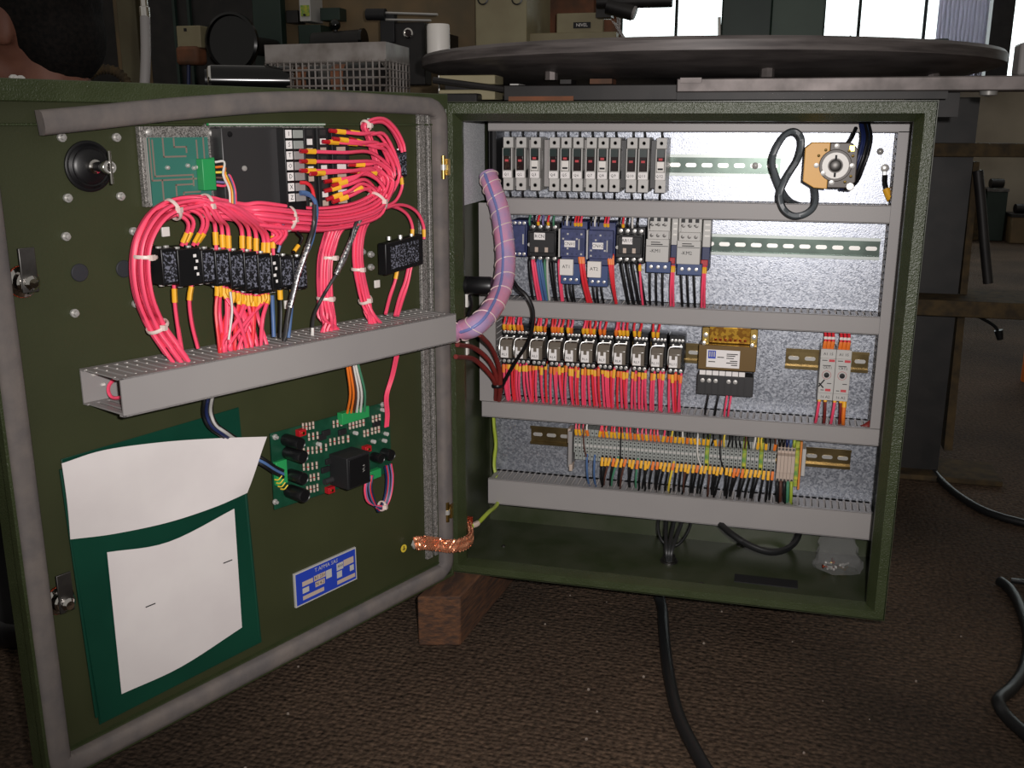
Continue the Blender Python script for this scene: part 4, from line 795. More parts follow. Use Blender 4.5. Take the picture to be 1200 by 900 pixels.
wire(VS([(-0.099,-0.3688,0.5408),(-0.0993,-0.3695,0.5116),(-0.0978,-0.3787,0.4796)]), .0024, blackw, 'black wire with yellow sleeve between the two blue wires', None, [('marker_sleeve', sleeve_y, .002, .014, .0033)], res=4)
wire(VS([(-0.0977,-0.3528,0.62),(-0.0981,-0.3588,0.6015),(-0.1006,-0.3649,0.5852)]), .0022, bluew, 'short blue wire falling from the big bundle to the contact blocks', res=4)
wire(VS([(-0.0894,-0.3332,0.6077),(-0.0852,-0.3284,0.5986),(-0.0911,-0.3423,0.5828)]), .002, blackw, 'short black wire with yellow sleeve above the right contact blocks', None, [('marker_sleeve', sleeve_y, -.012, -.002, .003)], res=4)
# right-hand relay wiring
for i in range(4):
    o = pack(4, .0045)[i]
    wire(offs(VS([(-0.029,-0.19,0.6614),(-0.0367,-0.1928,0.6957),(-0.0412,-0.2035,0.724),(-0.0441,-0.2103,0.7374),(-0.0384,-0.1967,0.7441),(-0.0301,-0.1772,0.7441),(-0.0225,-0.1592,0.7316),(-0.0175,-0.1472,0.7143),(-0.0163,-0.1445,0.7026)]), o[0], o[1]), WR, pink, 'pink-red wire arching over to the small contact block by the hinge', 'pink-red wires arching at the top right of the door', res=5)
for i, p in enumerate((VS([(-0.0175,-0.1472,0.6698),(-0.017,-0.1462,0.6532),(-0.0227,-0.1596,0.635),(-0.033,-0.1891,0.6276)]), VS([(-0.0345,-0.1979,0.626),(-0.0248,-0.1646,0.6283),(-0.0141,-0.1393,0.6169),(-0.0095,-0.1283,0.5991),(-0.0098,-0.1289,0.5796)]), VS([(-0.0358,-0.2011,0.6239),(-0.0194,-0.1518,0.6298),(-0.0064,-0.1211,0.6193),(-0.0003,-0.1065,0.5985),(0.0002,-0.1054,0.5773)]))):
    wire(p, WR, pink, ('pink-red wire looping below the small contact block by the hinge', 'inner one of two pink-red wires arching onto the right relay', 'outer one of two pink-red wires arching onto the right relay')[i], 'pink-red wires by the hinge', [('marker_sleeve', sleeve_y, .002, .012, .0032)] if i == 0 else [('end_sleeve', sleeve_y, -.014, -.003, .0032)], res=5)
for i, p in enumerate((VS([(-0.021,-0.1608,0.5414),(-0.0234,-0.1664,0.5225),(-0.0278,-0.1768,0.5018),(-0.0268,-0.1975,0.4809)]), VS([(-0.0121,-0.1395,0.5413),(-0.0152,-0.1469,0.5199),(-0.0203,-0.1592,0.4967),(-0.0195,-0.1802,0.4756)]), VS([(-0.01,-0.1346,0.5407),(-0.0131,-0.142,0.5168),(-0.0176,-0.1526,0.4958),(-0.0174,-0.1754,0.4749)]))):
    wire(p, WR, pink, ('left', 'middle', 'right')[i] + ' one of three pink-red wires from the right relay down to the duct', 'pink-red wires below the right relay', [('marker_sleeve', sleeve_y, .002, .016, .0033)] if i == 0 else (), res=4)
# ties
def tie(c, axis, r, lab, mat=tie_m):
    a = V(axis).normalized(); m = MB()
    u = DN.cross(a).normalized(); m.ring(c, a, r, .0013, 18, 6, (1, 1), (u, a.cross(u))); m.box(*[tuple(V(c) + DN * r + V(q)) for q in ((-.003, -.003, -.003), (.003, .003, .003))]); tag(m.build('cable_tie', mat), lab, 'cable tie', 'clear cable ties on the harness')
def tie_px(p0, p1, r, lab): c = V(p0).lerp(V(p1), .5); tie(c, V(p1) - V(p0), r, lab)
tie_px((-0.1761,-0.531,0.5951), (-0.1759,-0.5305,0.6007), .0125, 'clear cable tie round the left arc of pink-red wires at its leftmost')
tie_px((-0.1732,-0.5214,0.5154), (-0.1742,-0.524,0.5208), .0125, 'clear cable tie on the left arc just above the door duct')
tie_px((-0.1616,-0.4965,0.6458), (-0.1593,-0.4912,0.6483), .0125, 'clear cable tie at the top left bend of the harness')
tie_px((-0.144,-0.4576,0.649), (-0.1413,-0.4511,0.6485), .0130, 'clear cable tie on top of the arc below the teal circuit board')
tie_px((-0.0938,-0.3437,0.6245), (-0.0964,-0.3499,0.6261), .0160, 'clear cable tie round the big bundle below the black power unit')
tie_px((-0.0335,-0.2058,0.6358), (-0.0309,-0.1995,0.6412), .0150, 'clear cable tie where the fan of wires gathers')
tie_px((-0.0741,-0.2736,0.566), (-0.0739,-0.2733,0.5716), .0120, 'clear cable tie on the middle drop, upper one')
tie_px((-0.0777,-0.2822,0.5122), (-0.0775,-0.2818,0.5179), .0120, 'clear cable tie on the middle drop, lower one')
tie_px((-0.0538,-0.2256,0.5442), (-0.0537,-0.2253,0.55), .0092, 'clear cable tie on the slim right drop, upper one')
tie_px((-0.0489,-0.214,0.4997), (-0.0501,-0.2168,0.5061), .0092, 'clear cable tie on the slim right drop, lower one')
tie_px((-0.0429,-0.2101,0.7374), (-0.0416,-0.2071,0.7396), .0075, 'clear cable tie at the top of the wires arching to the hinge')
for q, lb in zip(VS([(-0.1412,-0.3608,0.5224),(-0.1204,-0.3115,0.5095),(-0.0557,-0.158,0.5162),(-0.0569,-0.1608,0.7419),(-0.1879,-0.4716,0.6188)]), ('below the contact blocks', 'beside the blue wires', 'left of the right relay wires', 'above the fan of wires', 'left of the harness arc')):
    b = MB().box((-.005, 0, -.005), (.005, .003, .006), lambda a, b_, c: V(q) + DD * a + DN * b_ + ZZ * c); tag(b.build('tie_base', white_p, None, .0006), 'small white adhesive tie base on the door %s' % lb, 'tie base', 'adhesive tie bases on the door')
# ---------------------------------------------------------------- contact blocks on the door
def cblock(q, h, lab, top=True, plain=False):
    s0, s1, z0, z1 = max(q[0], q[1]), min(q[0], q[1]), q[2], q[3]
    t = thing('contact_block', lab, 'contact block', dw((s0 + s1) / 2, 0, z0), 'black contact blocks on the door')
    box('body', (s1, .0, z0), (s0, h, z1), black_p, t, .001, dw)
    if not plain:
        box('printed_face', (s1 + .0016, h, z0 + (z1 - z0) * .08), (s0 - .002, h + .0004, z1 - (z1 - z0) * .10), printed, t, 0, dw)
    else:
        for k, zz in enumerate((.25, .42, .6, .75)): box('print', (s1 + .004 + (k % 2) * .002, h, z0 + (z1 - z0) * zz), (s1 + .007 + (k % 2) * .003, h + .0004, z0 + (z1 - z0) * (zz + .08)), label_m, t, 0, dw)
    for f in (.25, .75):
        MB().lathe([(.0032, -.002), (.0032, .002), (0, .0022)], dw(s1 + (s0 - s1) * f, h * .75, z1), ZZ, 8).build('screw', steel, t)
        MB().lathe([(.0032, -.002), (.0032, .002), (0, .0022)], dw(s1 + (s0 - s1) * f, h * .75, z0), -ZZ, 8).build('screw', steel, t)
qs = [(0.5312,0.5116,0.5644,0.6054), (0.5092,0.4785,0.5599,0.6026), (0.4801,0.4626,0.5604,0.5998), (0.4616,0.4424,0.555,0.597), (0.4413,0.4215,0.5494,0.594), (0.4205,0.4014,0.5436,0.591), (0.4003,0.3807,0.5378,0.5869), (0.3753,0.3633,0.5367,0.5823), (0.3651,0.346,0.5407,0.5802), (0.3447,0.3223,0.5357,0.5769)]
for k, q in enumerate(qs):
    cblock(q, (.045, .043, .047, .047, .047, .047, .047, .042, .046, .046)[k], 'black contact block with %s, %s from the left in the door row' % ('white dots' if k in (1, 7) else 'grey printed face', ordn[k]), plain=k in (1, 7))
q = (0.1481,0.1205,0.6689,0.705); cblock(q, .036, 'small black contact block near the hinge edge beneath the arching wires')
q = (0.1746,0.0971,0.5386,0.5822)
s1, s0, z0, z1 = min(q[0], q[1]), max(q[0], q[1]), q[2], q[3]
t = thing('door_relay', 'black printed twin relay block above the right end of the door duct', 'relay', dw((s0 + s1) / 2, 0, z0))
def rdw(s, h, z): return dw(s, h, z + (s - (s0 + s1) / 2) * -.10)
box('body', (s1, .027, z0), (s0, .042, z1), black_p, t, .001, rdw); box('spacer', (s1, 0, z0 + .008), (s0 - .04, .027, z1 - .008), black_p, t, .001, rdw); box('printed_face', (s1 + .036, .042, z0 + .006), (s0 - .010, .0424, z1 - .006), printed, t, 0, rdw); box('printed_face', (s1 + .010, .042, z0 + .006), (s1 + .034, .0424, z1 - .006), printed, t, 0, rdw)
for f in (.2, .5, .8): MB().lathe([(.003, -.002), (.003, .003), (0, .0035)], dw(s1 + (s0 - s1) * f, .034, z1 + .002), ZZ, 8).build('screw', steel, t)
# ---------------------------------------------------------------- small circuit board and power unit, top of the door
t = thing('track_board', 'small teal circuit board with tinned tracks on a speckled plate, top of the door', 'circuit board', dw(.47, 0, .652))
q = (0.5207,0.4177,0.649,0.7375); box('mounting_plate', (min(q[0], q[1]), .0, q[2]), (max(q[0], q[1]), .008, q[3]), speck, t, .0006, dw)  # speckle of paint under flash, painted onto this plate
q = (0.5155,0.436,0.6496,0.7253); bs1, bs0, bz0, bz1 = min(q[0], q[1]), max(q[0], q[1]), q[2], q[3]
box('board', (bs1, .0125, bz0), (bs0, .014, bz1), pcb_teal, t, 0, dw)
bw, bh = bs0 - bs1, bz1 - bz0
def trk(pts, w_=.0019):
    for a, b in zip(pts[:-1], pts[1:]):
        x0, x1 = sorted((a[0], b[0])); y0, y1 = sorted((a[1], b[1]))
        box('track', (bs0 - (x1 + w_ / 2 / bw) * bw, .014, bz1 - (y1 + w_ / 2 / bh) * bh), (bs0 - (x0 - w_ / 2 / bw) * bw, .0143, bz1 - (y0 - w_ / 2 / bh) * bh), trace_m, t, 0, dw)
for pts in ([(.02, .02), (.02, .62), (.75, .62)], [(.07, .04), (.07, .56), (.7, .56), (.7, .72)], [(.24, .02), (.24, .28), (.6, .28)], [(.42, .02), (.42, .14), (.62, .14), (.62, .22)], [(.92, .02), (.92, .45)], [(.8, .05), (.8, .4)], [(.18, .62), (.18, .99)], [(.4, .99), (.4, .7), (.68, .7)], [(.52, .98), (.52, .82), (.8, .82)], [(.62, .99), (.62, .9), (.86, .9)]): trk(pts)
for a, b in ((.28, .44), (.62, .42), (.72, .46), (.78, .45)): MB().lathe([(.0028, .014), (.0022, .0165), (0, .0175)], dw(bs0 - a * bw, 0, bz1 - b * bh), DN, 10).build('solder_blob', steel, t)
box('support_rod', (bs0 + .001, .010, bz0 + .004), (bs0 + .0026, .014, bz1), steel, t, 0, dw)
for a in [(0.5106,0.7311),(0.4265,0.7297),(0.5109,0.6521)]: MB().lathe([(.004, .008), (.004, .011), (0, .013)], dw(a[0], 0, a[1]), DN, 10).build('screw', steel, t)
q = (0.4545,0.4368,0.665,0.701); box('connector', (min(q[0], q[1]), .014, q[2]), (max(q[0], q[1]), .026, q[3]), conn_g, t, .0008, dw); box('connector_lip', (min(q[0], q[1]) - .004, .014, q[2] - .001), (min(q[0], q[1]), .020, q[3] + .001), conn_g, t, .0005, dw)
for i, (y, m_, nm) in enumerate(((190, whitew, 'white'), (196, orange_w, 'orange'), (202, yellw, 'yellow'), (208, brownw, 'brown'), (213, violw, 'violet'), (217, pink, 'pink-red'))):
    p0 = V((-0.1423,-0.4277,0.697)).lerp(V((-0.1423,-0.4277,0.6705)), (y - 190) / 27)
    p = [p0, p0 - DD * .007 + DN * .008] + [V(q_) + DD * (.004 - i * .0016) for q_ in VS([(-0.1279,-0.4296,0.6826),(-0.1252,-0.4231,0.6656),(-0.1254,-0.4237,0.6428)])]
    wire(p, .0015, m_, 'thin %s wire from the green connector of the teal board' % nm, 'thin wires from the teal board', res=5)
t = thing('power_unit', 'flat black power unit with lettered terminal strip, top of the door', 'power unit', dw(.36, 0, .64))
q = (0.4283,0.3359,0.6386,0.7365); us1, us0, uz0, uz1 = min(q[0], q[1]), max(q[0], q[1]), q[2], q[3]
box('housing', (us1, .006, uz0), (us0, .030, uz1), dgrey, t, .0015, dw)
box('back_plate', (us1 - .09, .0, uz0), (us0 + .004, .006, uz1 + .004), speck, t, .0005, dw)
box('top_edge', (us1 - .075, .020, uz1 + .002), (us0 + .012, .024, uz1 + .0045), conn_g, t, 0, dw); box('top_edge_rail', (us1 - .075, .024, uz1 + .0025), (us0 + .012, .0252, uz1 + .0042), lgrey, t, 0, dw)
for a in ((us0 - .012, uz1 - .008), (us0 - .03, uz0 + .05)): MB().lathe([(.0035, .030), (.003, .0315), (0, .032)], dw(a[0], 0, a[1]), DN, 10).build('screw', black_p if a[0] > us0 - .02 else steel, t)
q = (0.3465,0.3164,0.6328,0.7355); ls1, ls0, lz0, lz1 = min(q[0], q[1]), max(q[0], q[1]), q[2], q[3]
st = box('terminal_strip', (ls1, .0, lz0), (ls0, .044, lz1), black_p, t, .0008, dw)
for k, ch in enumerate(('I', 'S', 'T', 'O', 'D', 'X', 'Z')):
    zc = lz1 - (k + .55) * (lz1 - lz0) / 8; hgt = (lz1 - lz0) / 8
    box('terminal_label', (ls0 - .0115, .044, zc - hgt * .38), (ls0 - .002, .0447, zc + hgt * .38), label_m, st, 0, dw)
    text(ch, dw(ls0 - .0068, .0450, zc), -DD, ZZ, hgt * .62, ink, st)
    box('terminal_cell', (ls1 + .001, .044, zc - hgt * .40), (ls0 - .0135, .0455, zc + hgt * .36), term_g if k < 2 else trunk, st, .0004, dw)
for nm_, q, hh in (('terminal_column', (0.3061,0.2889,0.6332,0.7354), .034), ('terminal_column', (0.2809,0.2618,0.6346,0.7353), .030), ('terminal_column', (0.2538,0.2232,0.6359,0.7352), .028)):
    a1, a0, b0, b1 = min(q[0], q[1]), max(q[0], q[1]), q[2], q[3]
    c = box(nm_, (a1, .0, b0), (a0, hh, b1), black_m, t, .0008, dw)
    for k in range(9):
        zc = b0 + (k + .5) * (b1 - b0) / 9
        box('terminal_cell', (a1 + (a0 - a1) * .25, hh, zc - (b1 - b0) * .036), (a1 + (a0 - a1) * .75, hh + .0008, zc + (b1 - b0) * .036), (term_b, label_m, dgrey)[k % 3], c, 0, dw)
# ---------------------------------------------------------------- large circuit board below the duct
t = thing('control_board', 'green circuit board crowded with resistors and black capacitors, below the door duct', 'circuit board', dw(.26, 0, .24))
MB().hexa(VS([(-0.1296,-0.3615,0.3459),(-0.0432,-0.1567,0.3413),(-0.0428,-0.1558,0.2309),(-0.1298,-0.3621,0.2393)]), DN * .0016).build('board', pcb, t)
for q in VS([(-0.1255,-0.3559,0.3398),(-0.128,-0.3619,0.2504),(-0.0473,-0.1705,0.3395)]): MB().lathe([(.004, 0), (.004, .0015), (.0022, .002), (.0022, .006), (0, .0065)], q, DN, 10).build('standoff', steel, t)
for row in (VS([(-0.1051,-0.3138,0.3431),(-0.1028,-0.3083,0.3422),(-0.1005,-0.3028,0.3414),(-0.0981,-0.2971,0.3411)]), VS([(-0.0836,-0.2628,0.3334),(-0.0808,-0.2561,0.3329),(-0.0779,-0.2494,0.3325)]), VS([(-0.0717,-0.2346,0.3236),(-0.0691,-0.2285,0.3232),(-0.0665,-0.2223,0.3229),(-0.0639,-0.2161,0.3226),(-0.0612,-0.2098,0.3222)]), VS([(-0.0538,-0.1922,0.3229),(-0.0511,-0.1858,0.3225),(-0.0484,-0.1793,0.3222)]), VS([(-0.1054,-0.3146,0.308),(-0.1025,-0.3076,0.3073),(-0.0995,-0.3006,0.3059),(-0.0966,-0.2935,0.3045),(-0.0935,-0.2864,0.3037),(-0.0898,-0.2776,0.3037)]), VS([(-0.0866,-0.27,0.3091),(-0.0835,-0.2626,0.3083),(-0.0804,-0.2552,0.3075),(-0.0772,-0.2477,0.3067),(-0.0734,-0.2386,0.3055)]), VS([(-0.0609,-0.209,0.3052),(-0.0582,-0.2026,0.3048),(-0.0548,-0.1946,0.3052),(-0.0521,-0.1881,0.3048),(-0.0494,-0.1816,0.3044)]), VS([(-0.106,-0.3159,0.2863),(-0.1031,-0.309,0.2842),(-0.1001,-0.3019,0.2833),(-0.0971,-0.2948,0.2824)]), VS([(-0.1045,-0.3123,0.2517),(-0.1021,-0.3067,0.2511),(-0.0997,-0.301,0.2499),(-0.0973,-0.2952,0.2499)]), VS([(-0.1014,-0.3051,0.3262),(-0.0985,-0.298,0.3255),(-0.0955,-0.2909,0.3248)]), VS([(-0.1017,-0.3057,0.2671),(-0.0993,-0.3,0.2665),(-0.0963,-0.2929,0.2656)])):
    for i, q in enumerate(row):
        q = V(q); rb = MB().cyl(q - ZZ * .0050, q + ZZ * .0050, .0017, n=6).build('resistor', term_b, t, smooth=60)
        MB().cyl(q - ZZ * .0006, q + ZZ * .0006, .00182, n=6).build('colour_band', (brownw, crimp_r, ink)[i % 3], rb, smooth=60)
for p0, p1, r in (((-0.1187,-0.3409,0.3321), (-0.0891,-0.3531,0.3324), .0085), ((-0.1181,-0.3394,0.3137), (-0.0868,-0.3526,0.3124), .009), ((-0.1172,-0.3373,0.2816), (-0.0893,-0.3483,0.2819), .0085), ((-0.1184,-0.3401,0.2592), (-0.0864,-0.3518,0.258), .0095), ((-0.0559,-0.1921,0.2648), (-0.0402,-0.2011,0.2652), .0075), ((-0.0476,-0.1723,0.2645), (-0.0326,-0.1831,0.2639), .0085)):
    p0 = V(p0); L = (V(p1) - p0).dot(DN)
    c = MB().lathe([(r * .93, 0), (r, .002), (r, L - .002), (r * .9, L), (r * .8, L - .0008), (0, L - .0008)], p0, DN, 16).build('capacitor', black_p, t)
q = (0.2728,0.2287,0.2453,0.2915); bx = box('board_transformer', (min(q[0], q[1]), .0156, q[2]), (max(q[0], q[1]), .052, q[3]), black_m, t, .001, dw)
box('core_seam', (min(q[0], q[1]) + .003, .052, q[2] + .002), (max(q[0], q[1]) - .003, .0532, q[3] - .003), black_p, bx, .0005, dw)
text('V1.6', dw((q[0] + q[1]) / 2 - .008, .0536, (q[2] + q[3]) / 2 + .002), ZZ, DD, .006, lgrey, bx)
for q in VS([(-0.1096,-0.3183,0.3368),(-0.0626,-0.2069,0.2822),(-0.0914,-0.2752,0.2407)]): MB().box((-.006, 0, -.0045), (.006, .009, .0045), lambda a, b, c: V(q) + DD * a + DN * b + ZZ * c).build('trimmer', crimp_r, t, .0006); MB().lathe([(.0022, .009), (.0022, .0105), (0, .0106)], q, DN, 8).build('trimmer_screw', brass, t)
for q in VS([(-0.0914,-0.275,0.324),(-0.0945,-0.2825,0.3198),(-0.0796,-0.2471,0.3178),(-0.0899,-0.2714,0.2816),(-0.0532,-0.1846,0.3142),(-0.0794,-0.2466,0.2678),(-0.0932,-0.2794,0.2713)]): MB().box((-.007, 0, -.004), (.007, .004, .004), lambda a, b, c: V(q) + DD * a + DN * b + ZZ * c).build('chip', black_m, t, .0004)
for q in VS([(-0.0564,-0.1921,0.2886),(-0.0475,-0.171,0.2841),(-0.0459,-0.1673,0.2938),(-0.0972,-0.2888,0.3116),(-0.07,-0.2245,0.3104),(-0.0481,-0.1724,0.3321)]): MB().lathe([(.003, 0), (.003, .006), (0, .0062)], q, DN, 8).build('small_capacitor', lgrey, t)
q = (-0.0874,-0.2769,0.2545); MB().cyl(V(q) + DD * .009, V(q) - DD * .009, .0045, n=10).build('film_capacitor', dgrey, t)
q = (0.254,0.2012,0.3329,0.3466); box('connector', (min(q[0], q[1]), .0156, q[2] - .002), (max(q[0], q[1]), .026, q[3] + .001), conn_g, t, .0006, dw)
q = (0.2018,0.179,0.2329,0.246); box('connector', (min(q[0], q[1]), .0156, q[2]), (max(q[0], q[1]), .024, q[3]), conn_g, t, .0006, dw)
q = (0.3713,0.3528,0.2736,0.3066); box('connector', (min(q[0], q[1]), .0156, q[2]), (max(q[0], q[1]), .022, q[3]), conn_g, t, .0006, dw)
for k, q in enumerate(VS([(-0.121,-0.367,0.2795),(-0.1201,-0.3647,0.274),(-0.1185,-0.361,0.2692),(-0.122,-0.3693,0.285)])): MB().tube(spline([V(q), V(q) - DD * .006 - ZZ * .002, V(q) - DD * .012 + ZZ * .002], 3), .001, 5).build('link_wire', yellw, t)
for i, (x, m_, nm) in enumerate(((407, orange_w, 'orange'), (411, orange_w, 'orange'), (414, brownw, 'brown'), (417, whitew, 'white'), (421, whitew, 'white'), (425, greenw, 'green'))):
    p0 = V((-0.054,-0.2749,0.4205)).lerp(V((-0.0459,-0.2558,0.4189)), (x - 407) / 18); p1 = V((-0.0676,-0.2507,0.3474)).lerp(V((-0.0548,-0.2203,0.3423)), (x - 407) / 18)
    wire([p0 + ZZ * .012, p0, p0.lerp(p1, .55) + DN * .006, p1], .0017, m_, '%s wire falling from the door duct to the green board connector%s' % (nm, ', left one' if i == 0 else (', right one' if i == 1 else (', beside the brown one' if i == 3 else (', beside the green one' if i == 4 else '')))), 'wires down to the board connector', res=4)
for i in range(3):
    wire([V(q) + DD * (.003 - i * .003) for q in VS([(-0.0156,-0.184,0.4243),(-0.0281,-0.1749,0.3859),(-0.036,-0.1808,0.356),(-0.0389,-0.1723,0.3262),(-0.042,-0.1694,0.3053)])], .0017, pink, 'pink-red wire from the door duct down the right edge of the green board', 'pink-red wires beside the green board', res=4)
for i, (m_, nm) in enumerate(((pink, 'pink-red'), (violw, 'violet'), (blackw, 'black'), (bluew, 'blue'), (redw, 'red'), (navy, 'navy'))):
    k = i * .0026
    wire([V(q) + DD * (.006 - k) * (1 if j < 3 else -1) - ZZ * (0.001 * i if 2 <= j <= 3 else 0) for j, q in enumerate(VS([(-0.0516,-0.2177,0.2435),(-0.0533,-0.2218,0.2237),(-0.0503,-0.2147,0.2027),(-0.0422,-0.1956,0.1882),(-0.0371,-0.1833,0.2031),(-0.0352,-0.179,0.2288),(-0.0363,-0.1816,0.2498)]))], .0018, m_, '%s wire in the loop hanging below the green board' % nm, 'coloured wires looping below the green board', res=4)
tie_px((-0.0425,-0.2014,0.1918), (-0.0404,-0.1965,0.1901), .007, 'clear cable tie at the bottom of the coloured loop under the green board')
for i in range(5):
    wire([V(q) + DD * (.006 - i * .003) + DN * (.002 * (i % 2)) for q in VS([(-0.1403,-0.4795,0.4295),(-0.1553,-0.4637,0.4029),(-0.1531,-0.4584,0.3842),(-0.1472,-0.4445,0.3696),(-0.1501,-0.4051,0.3437),(-0.1409,-0.3807,0.3181),(-0.1292,-0.3762,0.3082)])], .0021, (blackw, navy, blackw, lgrey, blackw)[i], 'dark cable curving from the door duct behind the folded paper', 'dark cables behind the folded paper', res=4, name='cable', cat='cable')
for i, m_ in enumerate((blackw, bluew, blackw)):
    wire([V(q) + ZZ * (.005 - i * .0045) for q in VS([(-0.1411,-0.3889,0.3219),(-0.1291,-0.3808,0.3109),(-0.1229,-0.3661,0.297),(-0.1175,-0.3535,0.2872)])], .0026, m_, ('upper black', 'blue', 'lower black')[i] + ' wire entering the left connector of the green board', 'wires into the left of the green board', res=4)
wire([tdw(.585, .045, .449), tdw(.592, .02, .444), tdw(.590, .012, .456), tdw(.578, .020, .468), tdw(.560, .03, .47)], .0022, pink, 'pink-red wire curled inside the open left end of the door duct', res=6)
for i in range(4): wire([tdw(.20 + i * .1, .03 + .01 * (i % 2), .445), tdw(.40 + i * .05, .035, .452), tdw(.57 + i * .004, .03 + .006 * i, .448 + .003 * i)], .0022, pink, 'pink-red wire lying inside the door duct', 'pink-red wires inside the door duct', res=4)
# ---------------------------------------------------------------- spiral hose from the door to the panel, and what sits by the hinge
hp = [(0.0227,-0.0725,0.4316), (0.0329,-0.0484,0.4301), (0.0638,-0.055,0.4424), (0.0757,-0.005,0.4607), (0.079,0.045,0.4883), (0.0747,0.08,0.525), (0.0658,0.1,0.5671), (0.0545,0.115,0.6059), (0.0401,0.125,0.6384), (0.0291,0.138,0.6584)]
hs = spline(hp, 8)
hose = MB().tube(hs, [.0165] * (len(hs) - 12) + [.0155] * 12, 18).build('spiral_hose', hose_m, None, label='thick pink cable bundle in frosted spiral wrap crossing from door to panel', cat='hose', smooth=60)
def frames(pts):
    prev = None; out = []
    for i, p in enumerate(pts):
        tg = (pts[min(i + 1, len(pts) - 1)] - pts[max(i - 1, 0)]).normalized()
        u = (V((0, -1, 0)) if prev is None else prev); u = (u - tg * u.dot(tg)).normalized(); prev = u; out.append((p, tg, u, tg.cross(u)))
    return out
fr_ = frames(hs); hx_ = []
for i in range((len(fr_) - 1) * 8):
    k, f = divmod(i, 8); f /= 8; p = fr_[k][0].lerp(fr_[k + 1][0], f); u = fr_[k][2].lerp(fr_[k + 1][2], f); q = fr_[k][3].lerp(fr_[k + 1][3], f); an = i * .155
    hx_.append(p + (u * math.cos(an) + q * math.sin(an)) * .0166)
MB().tube(hx_, .0009, 5).build('wrap_edge', tie_m, hose, smooth=60)
MB().tube([p + (V((.04, -1, 0)) - tg * V((.04, -1, 0)).dot(tg)).normalized() * .0152 for p, tg, u, q in fr_[12:-2]], .0028, 6).build('blue_core_wire', lavender, hose, smooth=60, label='blue wire showing through the wrap')
MB().ring(hs[10], fr_[10][1], .0165, .0016, 20, 6).build('black_tie', black_p, hose)
wire(VS([(0.0814,0.085,0.5007),(0.0955,0.075,0.483),(0.1141,0.07,0.4677),(0.1231,0.075,0.439),(0.1138,0.085,0.3936),(0.0826,0.11,0.3451),(0.0562,0.13,0.2991),(0.0389,0.165,0.2543)]), .0032, blackw, 'black cable leaving the spiral hose and curving down past the relays', None, res=6, name='cable', cat='cable')
for i, p in enumerate((VS([(0.056,-0.01,0.4182),(0.0559,0.06,0.3811),(0.0555,0.11,0.3344),(0.0515,0.13,0.2942),(0.0389,0.165,0.2512)]), VS([(0.0222,-0.02,0.4019),(0.0264,0.06,0.3794),(0.0416,0.1,0.3479),(0.0483,0.125,0.306),(0.0357,0.165,0.2525)]), VS([(0.0191,-0.02,0.3822),(0.0248,0.06,0.3604),(0.0385,0.1,0.3297),(0.0452,0.125,0.2996),(0.0325,0.165,0.2523)]))):
    wire(p, .0042, dred, ('uppermost', 'middle', 'lowest')[i] + ' dark red cable bending into the relay row duct', 'dark red cables by the hinge', res=6, name='cable', cat='cable')
c = V((0.048,0.126,0.2996)); tag(MB().ring(c, ZZ, .0085, .0017, 18, 6).build('cable_tie', black_p), 'black cable tie round the dark red cables', 'cable tie')
sw = thing('limit_switch', 'black cylindrical door switch on the cabinet wall beside the hose', 'switch', (0.0203,0.03,0.4701))
a, b = V((0.0147,0.03,0.4893)), V((0.0661,0.03,0.4901)); L = (b - a).length; ax = (b - a).normalized()
MB().lathe([(.010, -.012), (.010, 0), (.0138, .001), (.0146, .004), (.0146, .012), (.0138, .0125), (.0146, .014), (.0146, L - .004), (.013, L), (.008, L + .0003), (0, L)], a, ax, 22).build('switch_body', black_p, sw)
box('bracket', tuple(V((0.0082,0.05,0.4635)) + V((-.013, -.004, -.016))), tuple(V((0.0082,0.05,0.4635)) + V((.005, .004, .022))), dull_steel, sw, .0006)
for k, q in enumerate(((0.0186,0.04,0.4628), (0.0208,0.03,0.3855))):
    tag(MB().box(tuple(V(q) + V((-.009, -.004, -.011))), tuple(V(q) + V((.004, .006, .011)))).build('cable_clip', white_p, None, .001), 'white plastic cable clip on the cabinet wall %s' % ('below the black door switch' if k == 0 else 'beside the dark red cables'), 'cable clip', 'white clips by the hinge')
wire(VS([(0.0244,0.04,0.4715),(0.0257,0.045,0.4539),(0.0181,0.05,0.4328),(0.0134,0.05,0.3996)]), .003, blackw, 'short black cable below the door switch', None, name='cable', cat='cable')
# earth strap and earth wire
def ribbon(pts, w_, th, up=ZZ):
    pts = spline(pts, 6); k = len(pts); vs = []
    for i, p in enumerate(pts):
        tg = (pts[min(i + 1, k - 1)] - pts[max(i - 1, 0)]).normalized(); n_ = tg.cross(up).normalized(); wv = n_.cross(tg).normalized()
        for a, b in ((-1, -.4), (-.7, -1), (.7, -1), (1, -.4), (1, .4), (.7, 1), (-.7, 1), (-1, .4)): vs.append(p + wv * a * w_ / 2 + n_ * b * th / 2)
    n = 8; return MB().add(vs, [(i * n + j, i * n + (j + 1) % n, (i + 1) * n + (j + 1) % n, (i + 1) * n + j) for i in range(k - 1) for j in range(n)] + [tuple(range(n)), tuple(range(k * n - n, k * n))])
es = thing('earth_strap', 'flat braided copper earth strap linking door and cabinet at the bottom hinge', 'earth strap', (-0.002,-0.01,0.0429))
ribbon([(-0.0241,-0.1064,0.0936), (-0.0086,-0.1055,0.0964), (-0.0036,-0.062,0.0756), (0.0162,-0.06,0.074), (0.0301,-0.03,0.0658), (0.0328,0.01,0.0616), (0.0192,0.04,0.0698)], .021, .005).build('braid', copper, es, smooth=60)
rp_ = spline([V(a) for a in ((-0.0241,-0.1064,0.0936), (-0.0086,-0.1055,0.0964), (-0.0036,-0.062,0.0756), (0.0162,-0.06,0.074), (0.0301,-0.03,0.0658), (0.0328,0.01,0.0616), (0.0192,0.04,0.0698))], 14)
m = MB()
